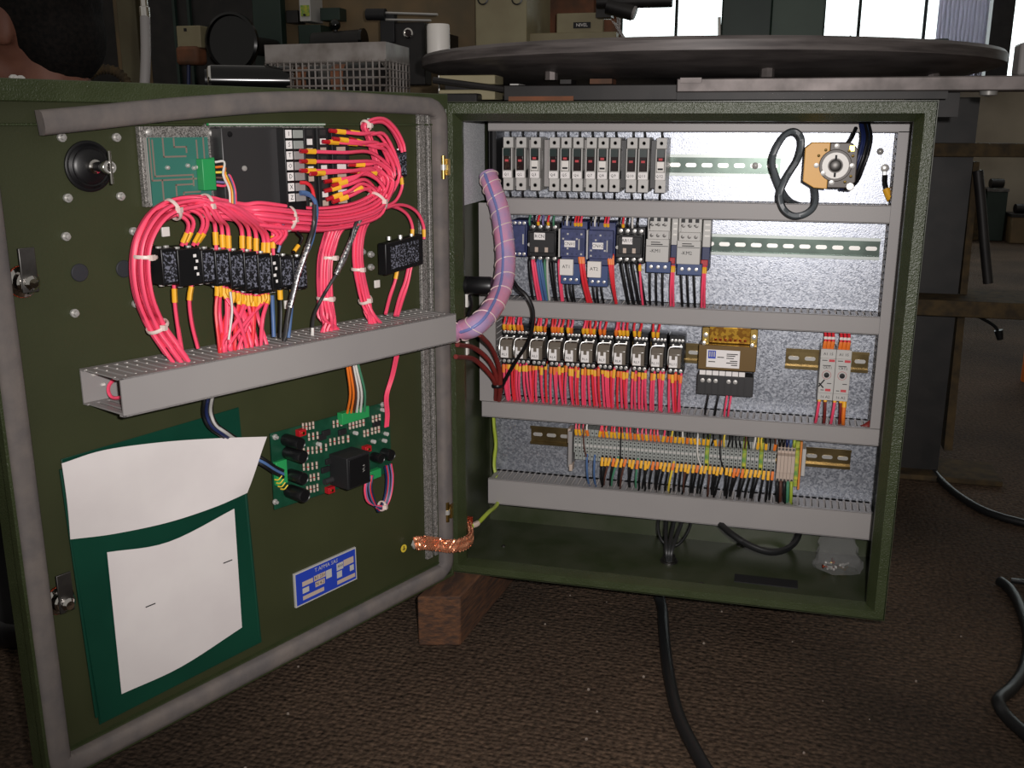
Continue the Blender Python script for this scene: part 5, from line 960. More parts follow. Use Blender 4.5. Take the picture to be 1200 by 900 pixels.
for st in range(8):
    for sg in (-1, 1):
        pts = []
        for i, p in enumerate(rp_):
            tg = (rp_[min(i + 1, len(rp_) - 1)] - rp_[max(i - 1, 0)]).normalized(); n_ = tg.cross(ZZ).normalized(); wv = n_.cross(tg).normalized()
            ph = (i * .085 * sg + st / 8) % 1.0; u = abs(ph * 2 - 1) * 2 - 1; fr = 1 if ph < .5 else -1
            pts.append(p + wv * u * .0108 + n_ * fr * (.0026 + .0008 * math.sin(i * 2.1 + st * 3 + sg)))
        m.tube(pts, .0014, 5)
m.build('braid_strands', copper_s, es, smooth=60, kind='stuff')
MB().lathe([(.0085, 0), (.0085, .003), (.006, .004), (.006, .008), (0, .009)], (-0.0269,-0.1027,0.0917), DN, 6).build('nut', steel, es)
box('lug', tuple(V((0.0186,0.042,0.0721)) + V((-.008, -.003, -.006))), tuple(V((0.0186,0.042,0.0721)) + V((.008, .003, .014))), copper, es, .001)
wire([(0.0254,0.04,0.0705), (0.0332,0.05,0.072), (0.0403,0.09,0.0762), (0.041,0.15,0.0712), (0.0332,0.185,0.0909), (0.0223,0.195,0.1266), (0.0243,0.2,0.1684), (0.0211,0.2,0.2011), (0.0195,0.2,0.2271)], .0038, gyw, 'yellow-green earth wire rising behind the lowest duct at the left', None, [('marker_sleeve', term_b, .002, .014, .0048)], res=6)
# ---------------------------------------------------------------- hanging cam switch, top right
cs = thing('cam_switch', 'amber and brown rotary cam switch hanging by its cables at the top right', 'switch', (0.578,0.12,0.6402))
c = V((0.5781,0.088,0.682)); cx, cz = c.x, c.z
k_ = .00118
def oct_(pts, y0, y1): return MB().hexa([(cx + x * k_, y0, cz + z * k_) for x, z in pts], (0, y1 - y0, 0))
oct_([(-38, -20), (-38, 21), (-30, 28), (-8, 28), (-8, -29), (-24, -28)], .090, .128).build('amber_half', cam_y, cs, .001)
oct_([(-8, 28), (18, 28), (26, 20), (26, -20), (18, -28), (-8, -28)], .094, .134).build('brown_half', cam_d, cs, .0015)
oct_([(-36, -18), (-36, 18), (-28, 26), (20, 26), (26, 18), (26, -22), (18, -30), (-20, -28)], .134, .175).build('rear_stack', black_m, cs, .0015)
MB().lathe([(.0235, 0), (.0235, .004), (.0225, .005), (0, .005)], (cx, .093, cz), (0, -1, 0), 28).build('contact_disc', cam_d, cs)
MB().lathe([(.0190, .0), (.0190, .002), (.0108, .002), (.0108, -.003), (0, -.003)], (cx, .0885, cz), (0, -1, 0), 28).build('white_ring', white_p, cs)
MB().lathe([(.0088, 0), (.0088, .0055), (.0075, .0065), (0, .0065)], (cx, .089, cz), (0, -1, 0), 20).build('shaft', dull_steel, cs)
for dz in (10.2, -11.5): box('key_slot', (cx - .0015, .0858, cz + dz * k_ - .0032), (cx + .0015, .0872, cz + dz * k_ + .0032), ink, cs)
for dx, dz in ((0, 24), (-23, 0), (20, 0), (-3, -21), (-14, -9.5), (-13, 19), (15, 18), (20, 12), (-21, 12), (13, -20), (19.5, -13)):
    big = (dx, dz) in ((-23, 0), (20, 0), (-3, -21), (-14, -9.5), (0, 24))
    MB().lathe([(.0038 if big else .0022, 0), (.0038 if big else .0022, .002), (0, .0028)], (cx + dx * k_, .0885, cz + dz * k_), (0, -1, 0), 10).build('contact_screw', steel if big else brass, cs)
MB().lathe([(.0055, 0), (.0055, .003), (.002, .0035), (0, .003)], (cx + 20 * k_, .092, cz - 26 * k_), (0, -1, 0), 12).build('lug_screw', steel, cs)
box('terminal_clamp', (cx + 15 * k_, .092, cz + 17 * k_), (cx + 22 * k_, .10, cz + 25 * k_), brass, cs, .0006)
wire(VS([(0.55,0.14,0.6566),(0.5547,0.12,0.6346),(0.5519,0.11,0.6186),(0.54,0.105,0.6084),(0.5239,0.105,0.6054),(0.5094,0.108,0.6139),(0.502,0.11,0.6304),(0.5034,0.11,0.6472),(0.5121,0.115,0.6675),(0.5233,0.12,0.6878),(0.5282,0.125,0.708),(0.5259,0.125,0.7231),(0.5153,0.125,0.7306),(0.502,0.12,0.7243),(0.4907,0.115,0.7041),(0.487,0.115,0.6838),(0.4949,0.12,0.6606),(0.5067,0.13,0.6369),(0.5181,0.16,0.6233),(0.5321,0.19,0.616)]), .0052, cable_g, 'thick black cable looped in a figure of eight beside the cam switch', None, res=6, name='cable', cat='cable')
for i, m_ in enumerate((bluew, navy, blackw, bluew, navy, blackw, navy)):
    o = pack(7, .0075)[i]
    wire([V(q) + V((o[0], o[1], 0)) for q in VS([(0.6176,0.14,0.7433),(0.6206,0.11,0.7237),(0.6181,0.1,0.7018),(0.6127,0.1,0.6808),(0.6067,0.11,0.659),(0.5968,0.13,0.645)])], .0025, m_, '%s wire hanging from the top duct to the cam switch' % {'blue_wire_insulation': 'blue', 'navy_wire_insulation': 'dark navy', 'black_wire_insulation': 'black'}[m_.name], '%s wires to the cam switch' % m_.name.split('_')[0], res=5)
wire([V(q) for q in VS([(0.606,0.14,0.7358),(0.5998,0.12,0.7211),(0.593,0.115,0.7112)])], .003, blackw, 'short black wire curving onto the top terminal of the cam switch', res=5)
lg = thing('earth_lug', 'bright cable lug screwed to the plate at the upper right corner', 'cable lug', (0.6594,0.2,0.6643))
q = V((0.6591,0.207,0.6745)); MB().lathe([(.0065, 0), (.0065, .002), (.003, .003), (.003, .005), (0, .0055)], q, (0, -1, 0), 14).build('ring', steel, lg); box('barrel', (q.x - .003, .204, q.z - .017), (q.x + .003, .2085, q.z - .004), steel, lg, .001)
wire(VS([(0.6597,0.203,0.6642),(0.661,0.203,0.6497),(0.6672,0.2,0.6341),(0.6752,0.19,0.6191)]), .0045, blackw, 'black earth lead under the bright cable lug', None, [('marker_sleeve', sleeve_y, .022, .042, .0056)], res=5)
# ---------------------------------------------------------------- on the cabinet floor
g = thing('cable_gland', 'grey ringed cable gland on the cabinet floor', 'cable gland', (0.3566,0.1306,0.002))
MB().lathe([(.0155, 0), (.0155, .003), (.0125, .0035), (.0125, .007), (.0105, .0075), (.0105, .012), (.0085, .0125), (0, .0125)], (0.3566,0.1306,0.002), ZZ, 18).build('nut', dull_steel, g)
gq = V((0.3584,0.1085,0.012))
for i in range(3): wire([gq + V((-.003 + i * .003, 0, 0)), gq + V((-.006 + i * .005, .004, .02)), gq + V((-.012 + i * .013, .05, .05)), gq + V((-.012 + i * .02, .09, .10))], .0036, rubber, 'dark cable rising from the cable gland behind the lowest duct', 'cables rising from the gland', res=5, name='cable', cat='cable')
wire([gq + V((-.02, .08, .08)), gq + V((-.026, .05, .045)), gq + V((-.014, .03, .022)), gq + V((.012, .03, .02)), gq + V((.03, .06, .05)), gq + V((.02, .09, .09))], .0026, rubber, 'thin black cable coiled behind the cable gland', res=6, name='cable', cat='cable')
wire(VS([(0.4296,0.17,0.0738),(0.4566,0.13,0.0675),(0.4933,0.11,0.055),(0.5285,0.11,0.0481),(0.5574,0.13,0.0521),(0.5708,0.16,0.0659),(0.5694,0.19,0.093)]), .0058, rubber, 'black cable looping below the lowest duct onto the cabinet floor', None, res=6, name='cable', cat='cable')
bq = V((0.6388,0.1679,0.0025))
bag = MB(); rng = random.Random(3); n1, n2 = 14, 8; vs = []
for j in range(n2 + 1):
    t_ = j / n2; rad = (.036, .040, .038, .035, .033, .031, .028, .026, .024)[j]; z = (.0, .004, .012, .02, .028, .036, .044, .052, .058)[j]
    for i in range(n1): an = 2 * math.pi * i / n1; r_ = rad * (1 + rng.uniform(-.16, .16)); vs.append(bq + V((math.cos(an) * r_, math.sin(an) * r_ * (.62 - .45 * t_) + t_ * .035, z + rng.uniform(0, .004))))
bag.add(vs, [(j * n1 + i, j * n1 + (i + 1) % n1, (j + 1) * n1 + (i + 1) % n1, (j + 1) * n1 + i) for j in range(n2) for i in range(n1)])
tag(bag.build('plastic_bag', bag_m, None, smooth=20), 'crumpled clear plastic bag of small screws in the cabinet floor corner', 'bag')
for i in range(12):
    p = bq + V((rng.uniform(-.026, .026), rng.uniform(-.015, .014), .004 + rng.uniform(0, .006))); an = rng.uniform(0, 6.28); d = V((math.cos(an), math.sin(an), rng.uniform(-.1, .25))).normalized()
    m = MB(); m.lathe([(.0034, 0), (.0034, .0025), (.0018, .0026), (.0018, .013), (0, .0135)], p, d, 7); tag(m.build('loose_screw', (steel, copper, brass)[i % 3] if i % 4 else steel), 'small loose screw inside the clear plastic bag', 'screw', 'loose screws in the bag')
# ---------------------------------------------------------------- blocks under the cabinet, cables and grit on the floor
A, B_ = V((-0.0257,-0.1016,-0.09)), V((0.0421,-0.0839,-0.09)); bd_ = (V((0.0579,0.0871,-0.09)) - B_).normalized() * .28
MB().hexa([A, B_, B_ + bd_, A + bd_], (0, 0, -.0015 - FZ)).build('wood_block', rust_wood, None, .003, label='rusty brown timber block under the hinge corner of the cabinet', cat='block')
MB().box((.50, .205, FZ), (.57, .238, -.001)).build('wood_block', rust_wood, None, .003, label='second timber block in the shadow beneath the right of the cabinet', cat='block')
wire(VS([(0.3349,0.146,-0.06),(0.3499,0.1123,-0.078),(0.3615,0.0329,-0.081),(0.3811,-0.0879,-0.081),(0.4063,-0.202,-0.081),(0.4386,-0.2881,-0.081),(0.4831,-0.3859,-0.081)]), .0095, rubber, 'thick black supply cable running from under the cabinet across the floor', None, res=8, n=10, name='cable', cat='cable')
wire(VS([(0.913,1.3941,-0.082),(0.9095,1.0881,-0.082),(0.9307,0.9026,-0.082),(0.9809,0.7655,-0.082),(1.0544,0.704,-0.082),(1.1463,0.6757,-0.082)]), .0085, rubber, 'black cable on the floor behind the right side of the cabinet', None, res=8, n=10, name='cable', cat='cable')
wire(VS([(0.947,0.386,-0.082),(0.9586,0.3489,-0.082),(0.9594,0.2703,-0.082),(0.9479,0.1588,-0.082),(0.9183,0.0544,-0.082),(0.889,-0.0062,-0.082),(0.8626,-0.0536,-0.075),(0.8577,-0.0733,-0.075),(0.8667,-0.0956,-0.082),(0.891,-0.1524,-0.082)]), .0095, rubber, 'black cable curling at the right edge of the floor', None, res=8, n=10, name='cable', cat='cable')
wire(VS([(0.9684,0.3975,-0.083),(1.0113,0.3939,-0.083),(1.0745,0.3886,-0.083)]), .005, rubber, 'thin black cable beside the curled one at the right edge', None, res=6, name='cable', cat='cable')
m = MB(); rg = random.Random(11)
for k in range(70):
    x, y = rg.uniform(-.5, 1.2), rg.uniform(-.75, .3); r = rg.uniform(.0010, .0026)
    m.ball((x, y, FZ + r * .6), r, 5, 3)
m.build('floor_grit', dirt_m, None, smooth=0, label='pale crumbs of grit scattered over the dark floor', cat='grit', kind='stuff')
# ---------------------------------------------------------------- behind the cabinet: round table and its supports
iron = M('dark_machined_iron', (106, 99, 97), 0.5, 0.15, (72, 66, 65), 9, stretch=(1, 1, 14))
iron_l = M('worn_grey_iron', (128, 120, 118), 0.5, 0.5, (92, 86, 84), 22)
beige = M('beige_machine_paint', (150, 142, 112), 0.6, 0, (136, 126, 98), 9)
rusty = M('rusty_brown_paint', (128, 78, 50), 0.75, 0, (82, 58, 42), 12)
olive = M('olive_machine_paint', (104, 98, 74), 0.6, 0, (90, 82, 60), 6)
tan = M('tan_machine_paint', (122, 100, 70), 0.65, 0, (96, 84, 62), 7)
dkgreen = M('dark_green_machine_paint', (26, 44, 38), 0.5, 0, (36, 54, 46), 6)
dkm = M('oily_black_iron', (26, 25, 25), 0.5, 0.2, (40, 37, 36), 20)
gloss_b = M('glossy_black_paint', (12, 12, 12), 0.15)
dc = V((.32, .80, .852))
t = thing('round_table', 'big dark round iron machine table above and behind the cabinet', 'machine table', (dc.x, dc.y, FZ))
MB().lathe([(.10, -.10), (.20, -.075), (.30, -.058), (.44, -.031), (.45, -.033), (.585, -.003), (.600, .004), (.601, .020), (.596, .026), (0, .026)], dc, ZZ, 96).build('disc', iron, t, smooth=30)
MB().lathe([(.16, FZ - dc.z), (.16, -.3), (.10, -.25), (.10, -.09), (0, -.09)], dc, ZZ, 32).build('pedestal', dkm, t)
for k in range(8): an = k * math.pi / 4 + .3; MB().lathe([(.012, -.012), (.012, .004), (0, .004)], dc + V((math.cos(an) * .5, math.sin(an) * .5, -.022)), ZZ, 8).build('bolt', iron_l, t)
q = (0.3192,0.8948,0.7937,0.8165); bm_ = thing('support_beam', 'long grey iron beam lying level under the round table, reaching the right edge', 'beam', ((q[0] + q[1]) / 2, .32, q[2] - .012))
box('beam', (q[0], .30, q[2]), (q[1] + .25, .38, q[3]), iron_l, bm_, .002); box('flange', (q[0] - .0, .31, q[2] - .012), (q[1] - .14, .37, q[2]), dkm, bm_)
p = V((0.819,0.32,0.7932)); MB().lathe([(.014, 0), (.013, -.006), (0, -.009)], (p.x, .33, q[2]), ZZ, 12).build('bolt_head', steel, bm_)
p = (0.7438,0.7904,0.7539,0.7964); box('bracket', (p[0], .42, p[2]), (p[1], .50, .80), dkm, None, label='dark iron bracket under the beam beyond the cabinet corner', cat='bracket')
p = (0.0044,0.3711,0.781,0.8086); t = thing('lower_rail', 'dark rusty rail just above the top of the cabinet', 'rail', ((p[0] + p[1]) / 2, .36, p[2])); box('rail', (p[0], .33, p[2]), (p[1] + .2, .40, p[3]), dkm, t, .002); box('rust_strip', (p[0] + .01, .328, p[2]), (p[0] + .13, .331, p[2] + .008), rusty, t)
for k, (x0, y0, x1, y1) in enumerate(((797, 90, 822, 97), (690, 92, 720, 98), (655, 93, 668, 98), (596, 98, 606, 104))):
    p = (0.3256,0.3614,0.8088,0.8172) if k == 0 else ((0.1612,0.2009,0.8101,0.8188) if k == 1 else ((0.1071,0.1273,0.8106,0.8179) if k == 2 else (0.014,0.03,0.8024,0.8113))); tag(box('packing_strip', (p[0], .292 if k == 0 else .34, p[2]), (p[1], .299 if k == 0 else .39, p[3]), (iron_l, rusty, dkm, lgrey)[k]), ('small grey packing plate on the face of the long beam', 'brown packing strip under the round table', 'dark packing strip under the left of the round table', 'pale packing strip near the left end of the rail')[k], 'packing strip')
t = thing('beige_bracket', 'beige double bar with dark slot between, above the hinge corner', 'bracket', (-0.0745,0.36,0.7841)); p = (-0.1292,-0.0199,0.8116,0.8283); box('bar', (p[0], .36, p[2]), (p[1], .42, p[3]), beige, t, .002); p2 = (-0.1297,-0.02,0.7841,0.8024); box('bar', (p2[0], .36, p2[2]), (p2[1], .42, p2[3]), beige, t, .002); box('core', (p2[0] + .01, .37, p2[2]), (p[1] - .004, .41, p[3]), dkm, t)
MB().cyl((-0.136,0.35,0.8193), (0.0153,0.35,0.8001), .006, n=8).build('round_bar', dkm, t)
# right: welded steel column
rustm = M('old_rusted_steel', (60, 53, 44), 0.9, 0.0, (84, 70, 50), 40, bump=0.3, bscale=80, spec=0.08)
t = thing('steel_column', 'dark rusted H-section steel column with plates, right of the cabinet', 'column', (0.9696,1.1631,-0.09))
q = (0.7695,0.9344,0.3453,0.7335); box('web', (q[0], 1.0, FZ), (q[1] - .012, 1.05, .80), dkm, t)
MB().hexa([(0.9238,1,0.6591), (0.9363,1,0.6592), (0.9504,1,-0.023), (0.9313,1,-0.0247)], (0, .05, 0)).build('weld_edge', rustm, t)
q = (0.7329,1.0395,0.6716,0.7009); box('top_plate', (q[0], .95, q[2]), (q[1] + .2, 1.04, q[3]), rustm, t, .003)
q = (0.7602,1.0701,0.3212,0.358); box('middle_plate', (q[0], .90, q[2]), (q[1] + .2, 1.10, q[3]), rustm, t, .003)
q = (0.7982,1.0608,-0.0363,-0.0087); box('foot_plate', (q[0], .95, FZ), (q[1], 1.10, FZ + .014), rustm, t, .003)
wire(VS([(0.9295,0.97,0.6416),(0.9448,0.97,0.5667),(0.9625,0.97,0.4716),(0.9787,0.97,0.3905)]), .011, dkm, 'dark strap hanging from the steel column', None, n=8, name='strap', cat='strap')
pl = wire(VS([(0.9519,1,0.3166),(0.9908,1,0.2983),(1.0127,1,0.2832),(1.02,1,0.2674)]), .004, rubber, 'black lead with a plug dangling by the steel column', None, name='power_lead', cat='power lead')
MB().cyl((1.0188,1,0.2775), (1.025,1,0.2555), .010, .007, 10).build('plug', black_p, pl)
p = (1.333,2.079,-0.09); xm = p[0] + .05; MB().lathe([(.05, 0), (.05, .25), (.040, .27), (0, .27)], (xm, p[1], FZ), ZZ, 20).build('orange_canister', orange_w, None, label='orange canister at the right edge beyond the steel column', cat='canister')
# far end junk by the wall
rg = random.Random(5)
jm = [dkm, rustm, dkgreen, tan, dull_steel, dkm]
for k in range(9):
    x = 1.75 + k * .16; hgt = rg.uniform(.18, .42); y = 6.3 + rg.uniform(0, .3)
    tt = thing('scrap_box', 'dim workshop crate by the far wall, %s from the left of the heap' % ordn[k], 'crate', (x, y, FZ), 'crates by the far wall')
    box('body', (x - .07, y, FZ), (x + .07, y + .25, FZ + hgt), jm[k % 6], tt, .005); box('lid', (x - .075, y - .005, FZ + hgt), (x + .075, y + .255, FZ + hgt + .02), jm[(k + 2) % 6], tt)
    MB().cyl((x - .04, y + .1, FZ + hgt + .055), (x + .05, y + .12, FZ + hgt + .055), .034, n=10).build('roll', jm[(k + 3) % 6], tt)
# ---------------------------------------------------------------- machine standing behind: columns, boxes and fittings
mach = thing('lathe_body', 'large olive and tan machine body filling the background on the left', 'machine', (-.9, 2.2, FZ))
q = (-1.8959,-0.5037,0.6947,1.3205); box('body', (q[0], 1.9, FZ), (q[1], 2.7, q[3] + .3), tan, mach, .01)
q = (-1.8498,-1.772,0.7227,1.2533); box('side_column', (q[0], 1.86, FZ), (q[1], 1.9, q[3] + .2), olive, mach, .004)
q = (-1.7264,-1.2454,0.7237,1.2431); box('dark_panel', (q[0], 1.86, FZ), (q[1], 1.9, q[3] + .2), dkm, mach, .004)
q = (-1.2886,-1.1823,0.9824,1.2033); box('green_panel', (q[0], 1.82, FZ), (q[1], 1.86, q[3] + .2), dkgreen, mach, .003)
for x0 in (205, 226): q = (-1.6144,-1.6041,0.7234,1.2165) if x0 == 205 else (-1.5562,-1.546,0.7235,1.2148); box('panel_rib', (q[0], 1.845, q[2]), (q[1], 1.86, q[3] + .2), dkgreen, mach)
q = (-3.4339,-2.0205,0.5454,1.4062); tag(box('machine_housing', (q[0], 2.1, FZ), (q[1], 2.6, q[3] + .2), dkm, None, .01), 'dark machine housing behind the person at the far left', 'machine')
p = V((-2.2754,2.05,1.1388)); MB().lathe([(.150, .02), (.158, .03), (.158, .06), (.148, .068), (.05, .07), (.05, .085), (0, .085)], p + V((0, .09, 0)), (0, -1, 0), 40).build('round_cover', gloss_b, None, label='large black round cover behind the person', cat='cover')
q = (-1.1024,-1.0618,1.0749,1.2231); t = thing('wall_switch', 'pale grey terminal box with green front high on the tan machine', 'switch box', ((q[0] + q[1]) / 2, 1.85, q[2])); box('box', (q[0], 1.80, q[2]), (q[1], 1.9, q[3] + .05), lgrey, t, .002); q = (-1.096,-1.0647,1.0907,1.1259); box('front', (q[0], 1.795, q[2]), (q[1], 1.80, q[3]), term_gy, t, .001); MB().lathe([(.004, 0), (.004, .006), (0, .006)], ((q[0] + q[1]) / 2, 1.795, q[2] + .004), (0, -1, 0), 8).build('knob', black_p, t)
for k, r in enumerate(((-1.1731,-1.1283,1.0744,1.1158), (-1.0455,-0.9735,1.0797,1.1206), (-1.1098,-1.0279,0.973,1.0636))):
    tag(box('cover_plate', (r[0], 1.84 if k < 2 else 1.80, r[2]), (r[1], 1.899, r[3]), (dkm, dkgreen, dkgreen)[k], None, .002), ('small dark cover plate left of the pale terminal box', 'dark green cover plate right of the pale terminal box', 'tall dark green housing under the pale terminal box')[k], 'cover plate')
t = thing('drive_motor', 'black motor lying behind the wire basket', 'motor', (-0.8668,1.6,0.9729)); a, b = V((-0.9693,1.62,0.9914)), V((-0.8045,1.62,0.9989)); MB().cyl(a, b, .030, n=20).build('motor_body', dkm, t); MB().cyl(b, b + (b - a).normalized() * .01, .033, n=20).build('end_bell', gloss_b, t); p = V((-0.8929,1.62,1.0442)); MB().ball(p, .017, 12, 8).build('knob', gloss_b, t); MB().box((a.x - .0, 1.62, a.z - .03), (b.x - .01, 1.905, a.z - .005)).build('motor_foot', dkm, t); MB().cyl(p, (p.x, p.y, p.z - .035), .007, n=8).build('knob_stem', dkm, t)
# bench behind the door carrying the small things
bz = .795
t = thing('work_bench', 'dark machine bed behind the open door, almost hidden', 'bench', (-.75, .60, FZ)); box('bed', (-1.35, .33, FZ + .02), (-.045, .92, bz), dkm, t, .004); box('plinth', (-1.33, .36, FZ), (-.07, .90, FZ + .02), dkm, t)
# wire basket
t = thing('wire_basket', 'grey steel basket of square mesh with solid upper band, behind the door top', 'basket', (-0.3565,0.4276,0.798))
c0, cl, cr = V((-0.2578,0.4213,0.799)), V((-0.5298,0.4474,0.7994)), V((-0.271,0.588,0.7967)); c0.z = cl.z = cr.z = bz + .002; cb = cl + (cr - c0); zt_ = .098; zb_ = .062
bw_m = M('grey_enamel_basket', (150, 144, 140), 0.5, 0.2, (112, 104, 98), 20)
def wall_mesh(a, b, n):
    m = MB(); up = V((0, 0, 1))
    for i in range(n + 1):
        p = a.lerp(b, i / n); m.tube([p, p + up * (zb_ + .004)], .0019, 4, False)
    for j in range(5):
        z = j * zb_ / 4 + .001; m.tube([a + up * z, b + up * z], .0019, 4, False)
    return m
for nm, a, b, n in (('front', c0, cl, 19), ('end', c0, cr, 7), ('back', cl + (cr - c0), cr, 19), ('end', cl, cb, 7)):
    wall_mesh(a, b, n).build('mesh_panel', bw_m, t, kind='stuff', smooth=0)
    nrm = (b - a).cross(ZZ).normalized() * .001
    MB().hexa([a + ZZ * zb_, b + ZZ * zb_, b + ZZ * zt_, a + ZZ * zt_], nrm).build('band', bw_m, t)
MB().hexa([c0, cr, cb, cl], (0, 0, .002)).build('bottom', bw_m, t)
for k in range(5):
    tag(MB().cyl(cb.lerp(c0, .22 + k * .14) + V((-.034, .0, .033)), cb.lerp(c0, .22 + k * .14) + V((.034, .0, .033)), .029, n=14).build('metal_part', (rusty, dkm, dull_steel)[k % 3], None), 'dim round metal part inside the wire basket, %s from its left end' % ordn[k], 'metal part', 'parts in the wire basket')
# black cylinder, ring cover, hose, junction, pipe
t = thing('black_cylinder', 'glossy black cylinder with chrome end ring behind the door, left of the basket', 'cylinder', (0, 0, 0)); a, b = V((-0.6229,0.3929,0.8447)), V((-0.4864,0.4686,0.8369)); a.z = b.z = bz + .031; t.location = (a.x, a.y, bz)
MB().cyl(a, b, .029, n=24).build('tube', gloss_b, t); MB().ring(a, (b - a), .024, .004, 24, 8).build('end_ring', chrome, t); MB().cyl(a - (b - a).normalized() * .012, a, .020, n=16).build('end_cap', black_p, t)
p = V((-1.2154,1.55,0.9905)); MB().lathe([(.086, .0), (.092, .004), (.092, .018), (.084, .022), (.080, .012), (.0, .010)], p, (0, -1, 0), 48).build('round_guard', gloss_b, None, label='black round guard with glossy rim above the black cylinder', cat='guard')
tag(MB().cyl((p.x, p.y + .001, p.z), (p.x, 1.859, p.z), .03, n=14).build('guard_stub', dkm), 'dark stub shaft carrying the black round guard', 'shaft')
t = thing('grey_hose', 'upright grey hose with chrome fitting at the top, behind the door', 'hose', (0, 0, 0)); a = V((-0.8013,0.423,0.8104)); b = V((-0.8078,0.4613,0.9593)); a.z = bz; t.location = a
MB().tube(spline([a, a.lerp(b, .5) + V((.003, 0, 0)), b], 6), .0105, 12).build('hose', trunk, t); MB().lathe([(.011, 0), (.011, .02), (.008, .022), (.008, .09), (0, .09)], b - V((0, 0, .004)), ZZ, 14).build('fitting', chrome, t)
t = thing('junction_box', 'small tan junction box with an orange cap and blue lead', 'junction box', (-1.4761,1.7,0.9364)); q = (-1.5138,-1.4228,0.989,1.0603); box('box', (q[0], 1.70, q[2]), (q[1], 1.76, q[3]), beige, t, .003); q2 = (-1.5132,-1.4285,0.933,0.9938); box('cap', (q2[0], 1.68, q2[2]), (q2[1], 1.75, q2[3]), rusty, t, .012); box('hole', (q[0] + .03, 1.698, q[3] - .018), (q[0] + .04, 1.701, q[3] - .008), ink, t); box('mount', (q[0] + .01, 1.76, q[2]), (q[1] - .01, 1.861, q[3] - .01), dkm, t)
MB().tube([(-1.4758,1.7,0.9392), (-1.4833,1.7,0.8552), (-1.4983,1.7,0.7242)], .006, 8).build('lead', navy, t)
cp = spline(VS([(-0.9908,0.4778,0.799),(-0.9889,0.4851,0.8244),(-0.974,0.4948,0.8462),(-0.9492,0.5037,0.8553),(-0.9197,0.5093,0.8481),(-0.8983,0.509,0.8264),(-0.8911,0.5036,0.7992)]), 10); rr = [.024 + .0045 * (i % 3 == 0) - .003 * (i % 3 == 1) for i in range(len(cp))]
cp = [V(p) for p in cp]
MB().tube(cp, [.4 * x for x in rr], 12).build('corrugated_hose', rustm, None, label='brown corrugated hose arching just above the door top', cat='hose', smooth=30)
# valve, cup
t = thing('valve_assembly', 'black valve assembly with chrome sight glass and steel bar', 'valve', (-0.6073,1.5,0.9277))
q = (-0.6783,-0.5525,0.8535,1.0351); box('body', (q[0], 1.5, q[2]), (q[1], 1.56, q[3]), dkm, t, .004); box('mount', (q[0] + .01, 1.56, q[3] - .06), (q[1] - .02, 1.905, q[3] - .01), dkm, t); q = (-0.6912,-0.6447,0.977,1.0644); box('neck', (q[0], 1.49, q[2]), (q[1], 1.52, q[3]), black_m, t, .003)
MB().cyl((-0.7312,1.49,1.0586), (-0.6709,1.49,1.0572), .017, n=16).build('coil', black_m, t); MB().cyl((-0.6707,1.49,1.062), (-0.5067,1.49,1.0535), .0035, n=8).build('bar', steel, t); MB().cyl((-0.6713,1.49,1.0427), (-0.5283,1.49,1.0372), .0035, n=8).build('bar', steel, t)
p = V((-0.6027,1.5,1.0034)); MB().lathe([(.015, 0), (.015, .006), (.011, .007), (.011, .003), (0, .003)], p, (0, -1, 0), 18).build('sight_glass', chrome, t); MB().lathe([(.0105, .003), (0, .0045)], p, (0, -1, 0), 14).build('glass_disc', hand_black, t)
t = thing('white_cup', 'white plastic cup upside down on a thin rod', 'cup', (0, 0, 0)); p = V((-0.2754,0.8,0.8964)); t.location = V((p.x, p.y, bz)); MB().lathe([(.0265, 0), (.0262, .058), (.0245, .064), (0, .064)], p, ZZ, 24).build('cup', white_p, t); MB().cyl((p.x, p.y, bz), p + ZZ * .01, .0022, n=8).build('rod', steel, t)
# beige column and boxes
t = thing('beige_column', 'beige painted machine column with two dark holes, above the hinge corner', 'column', (0, 0, 0)); q = (-0.4679,-0.2994,0.7809,1.2937); t.location = ((q[0] + q[1]) / 2, 1.85, FZ); box('column', (q[0], 1.75, FZ), (q[1], 2.1, q[3]), beige, t, .004)
for p in ((-0.4419,1.75,1.123), (-0.3303,1.75,1.1201)): MB().lathe([(.018, -.002), (.018, .004), (.014, .005), (.014, -.004), (0, -.004)], p, (0, -1, 0), 18).build('hole_bush', black_p, t)
q = (-0.4248,-0.084,0.7261,1.3605); tag(box('rusty_wall_panel', (q[0], 2.2, FZ), (q[1], 2.3, q[3]), rusty, None), 'rust brown panel between the beige column and the window', 'panel')
tag(MB().cyl((-0.3256,2.1,1.2658), (-0.3228,2.1,0.987), .014, n=12).build('upright_pipe', dkm), 'dark upright pipe in front of the rust brown panel', 'pipe')
q = (-0.3113,-0.0209,0.9652,1.0219); t = thing('beige_ledge', 'beige ledge behind the round table carrying the labelled box', 'ledge', ((q[0] + q[1]) / 2, 1.95, FZ)); box('ledge', (q[0] + .001, 1.8, FZ), (q[1], 2.15, q[3]), beige, t, .003)
zl = q[3]; q = (-0.2225,-0.0698,1.0196,1.0841); t = thing('labelled_box', 'beige box with a small black tag reading NIVEL', 'box', ((q[0] + q[1]) / 2, 1.9, zl)); box('box', (q[0], 1.84, zl), (q[1], 2.0, q[3]), beige, t, .004); q = (-0.1661,-0.1106,1.0374,1.0555); tg_ = box('tag', (q[0], 1.836, q[2]), (q[1], 1.84, q[3]), ink, t); text('NIVEL', ((q[0] + q[1]) / 2, 1.8355, (q[2] + q[3]) / 2), XX, ZZ, (q[3] - q[2]) * .8, label_m, tg_)
tag(MB().hexa([(-0.0734,1.86,1.0638), (-0.0487,1.86,1.0633), (-0.0114,1.86,1.0084), (-0.0721,1.86,1.0094)], (0, .12, 0)).build('orange_wedge', rusty), 'orange brown wedge at the right end of the labelled box', 'wedge')
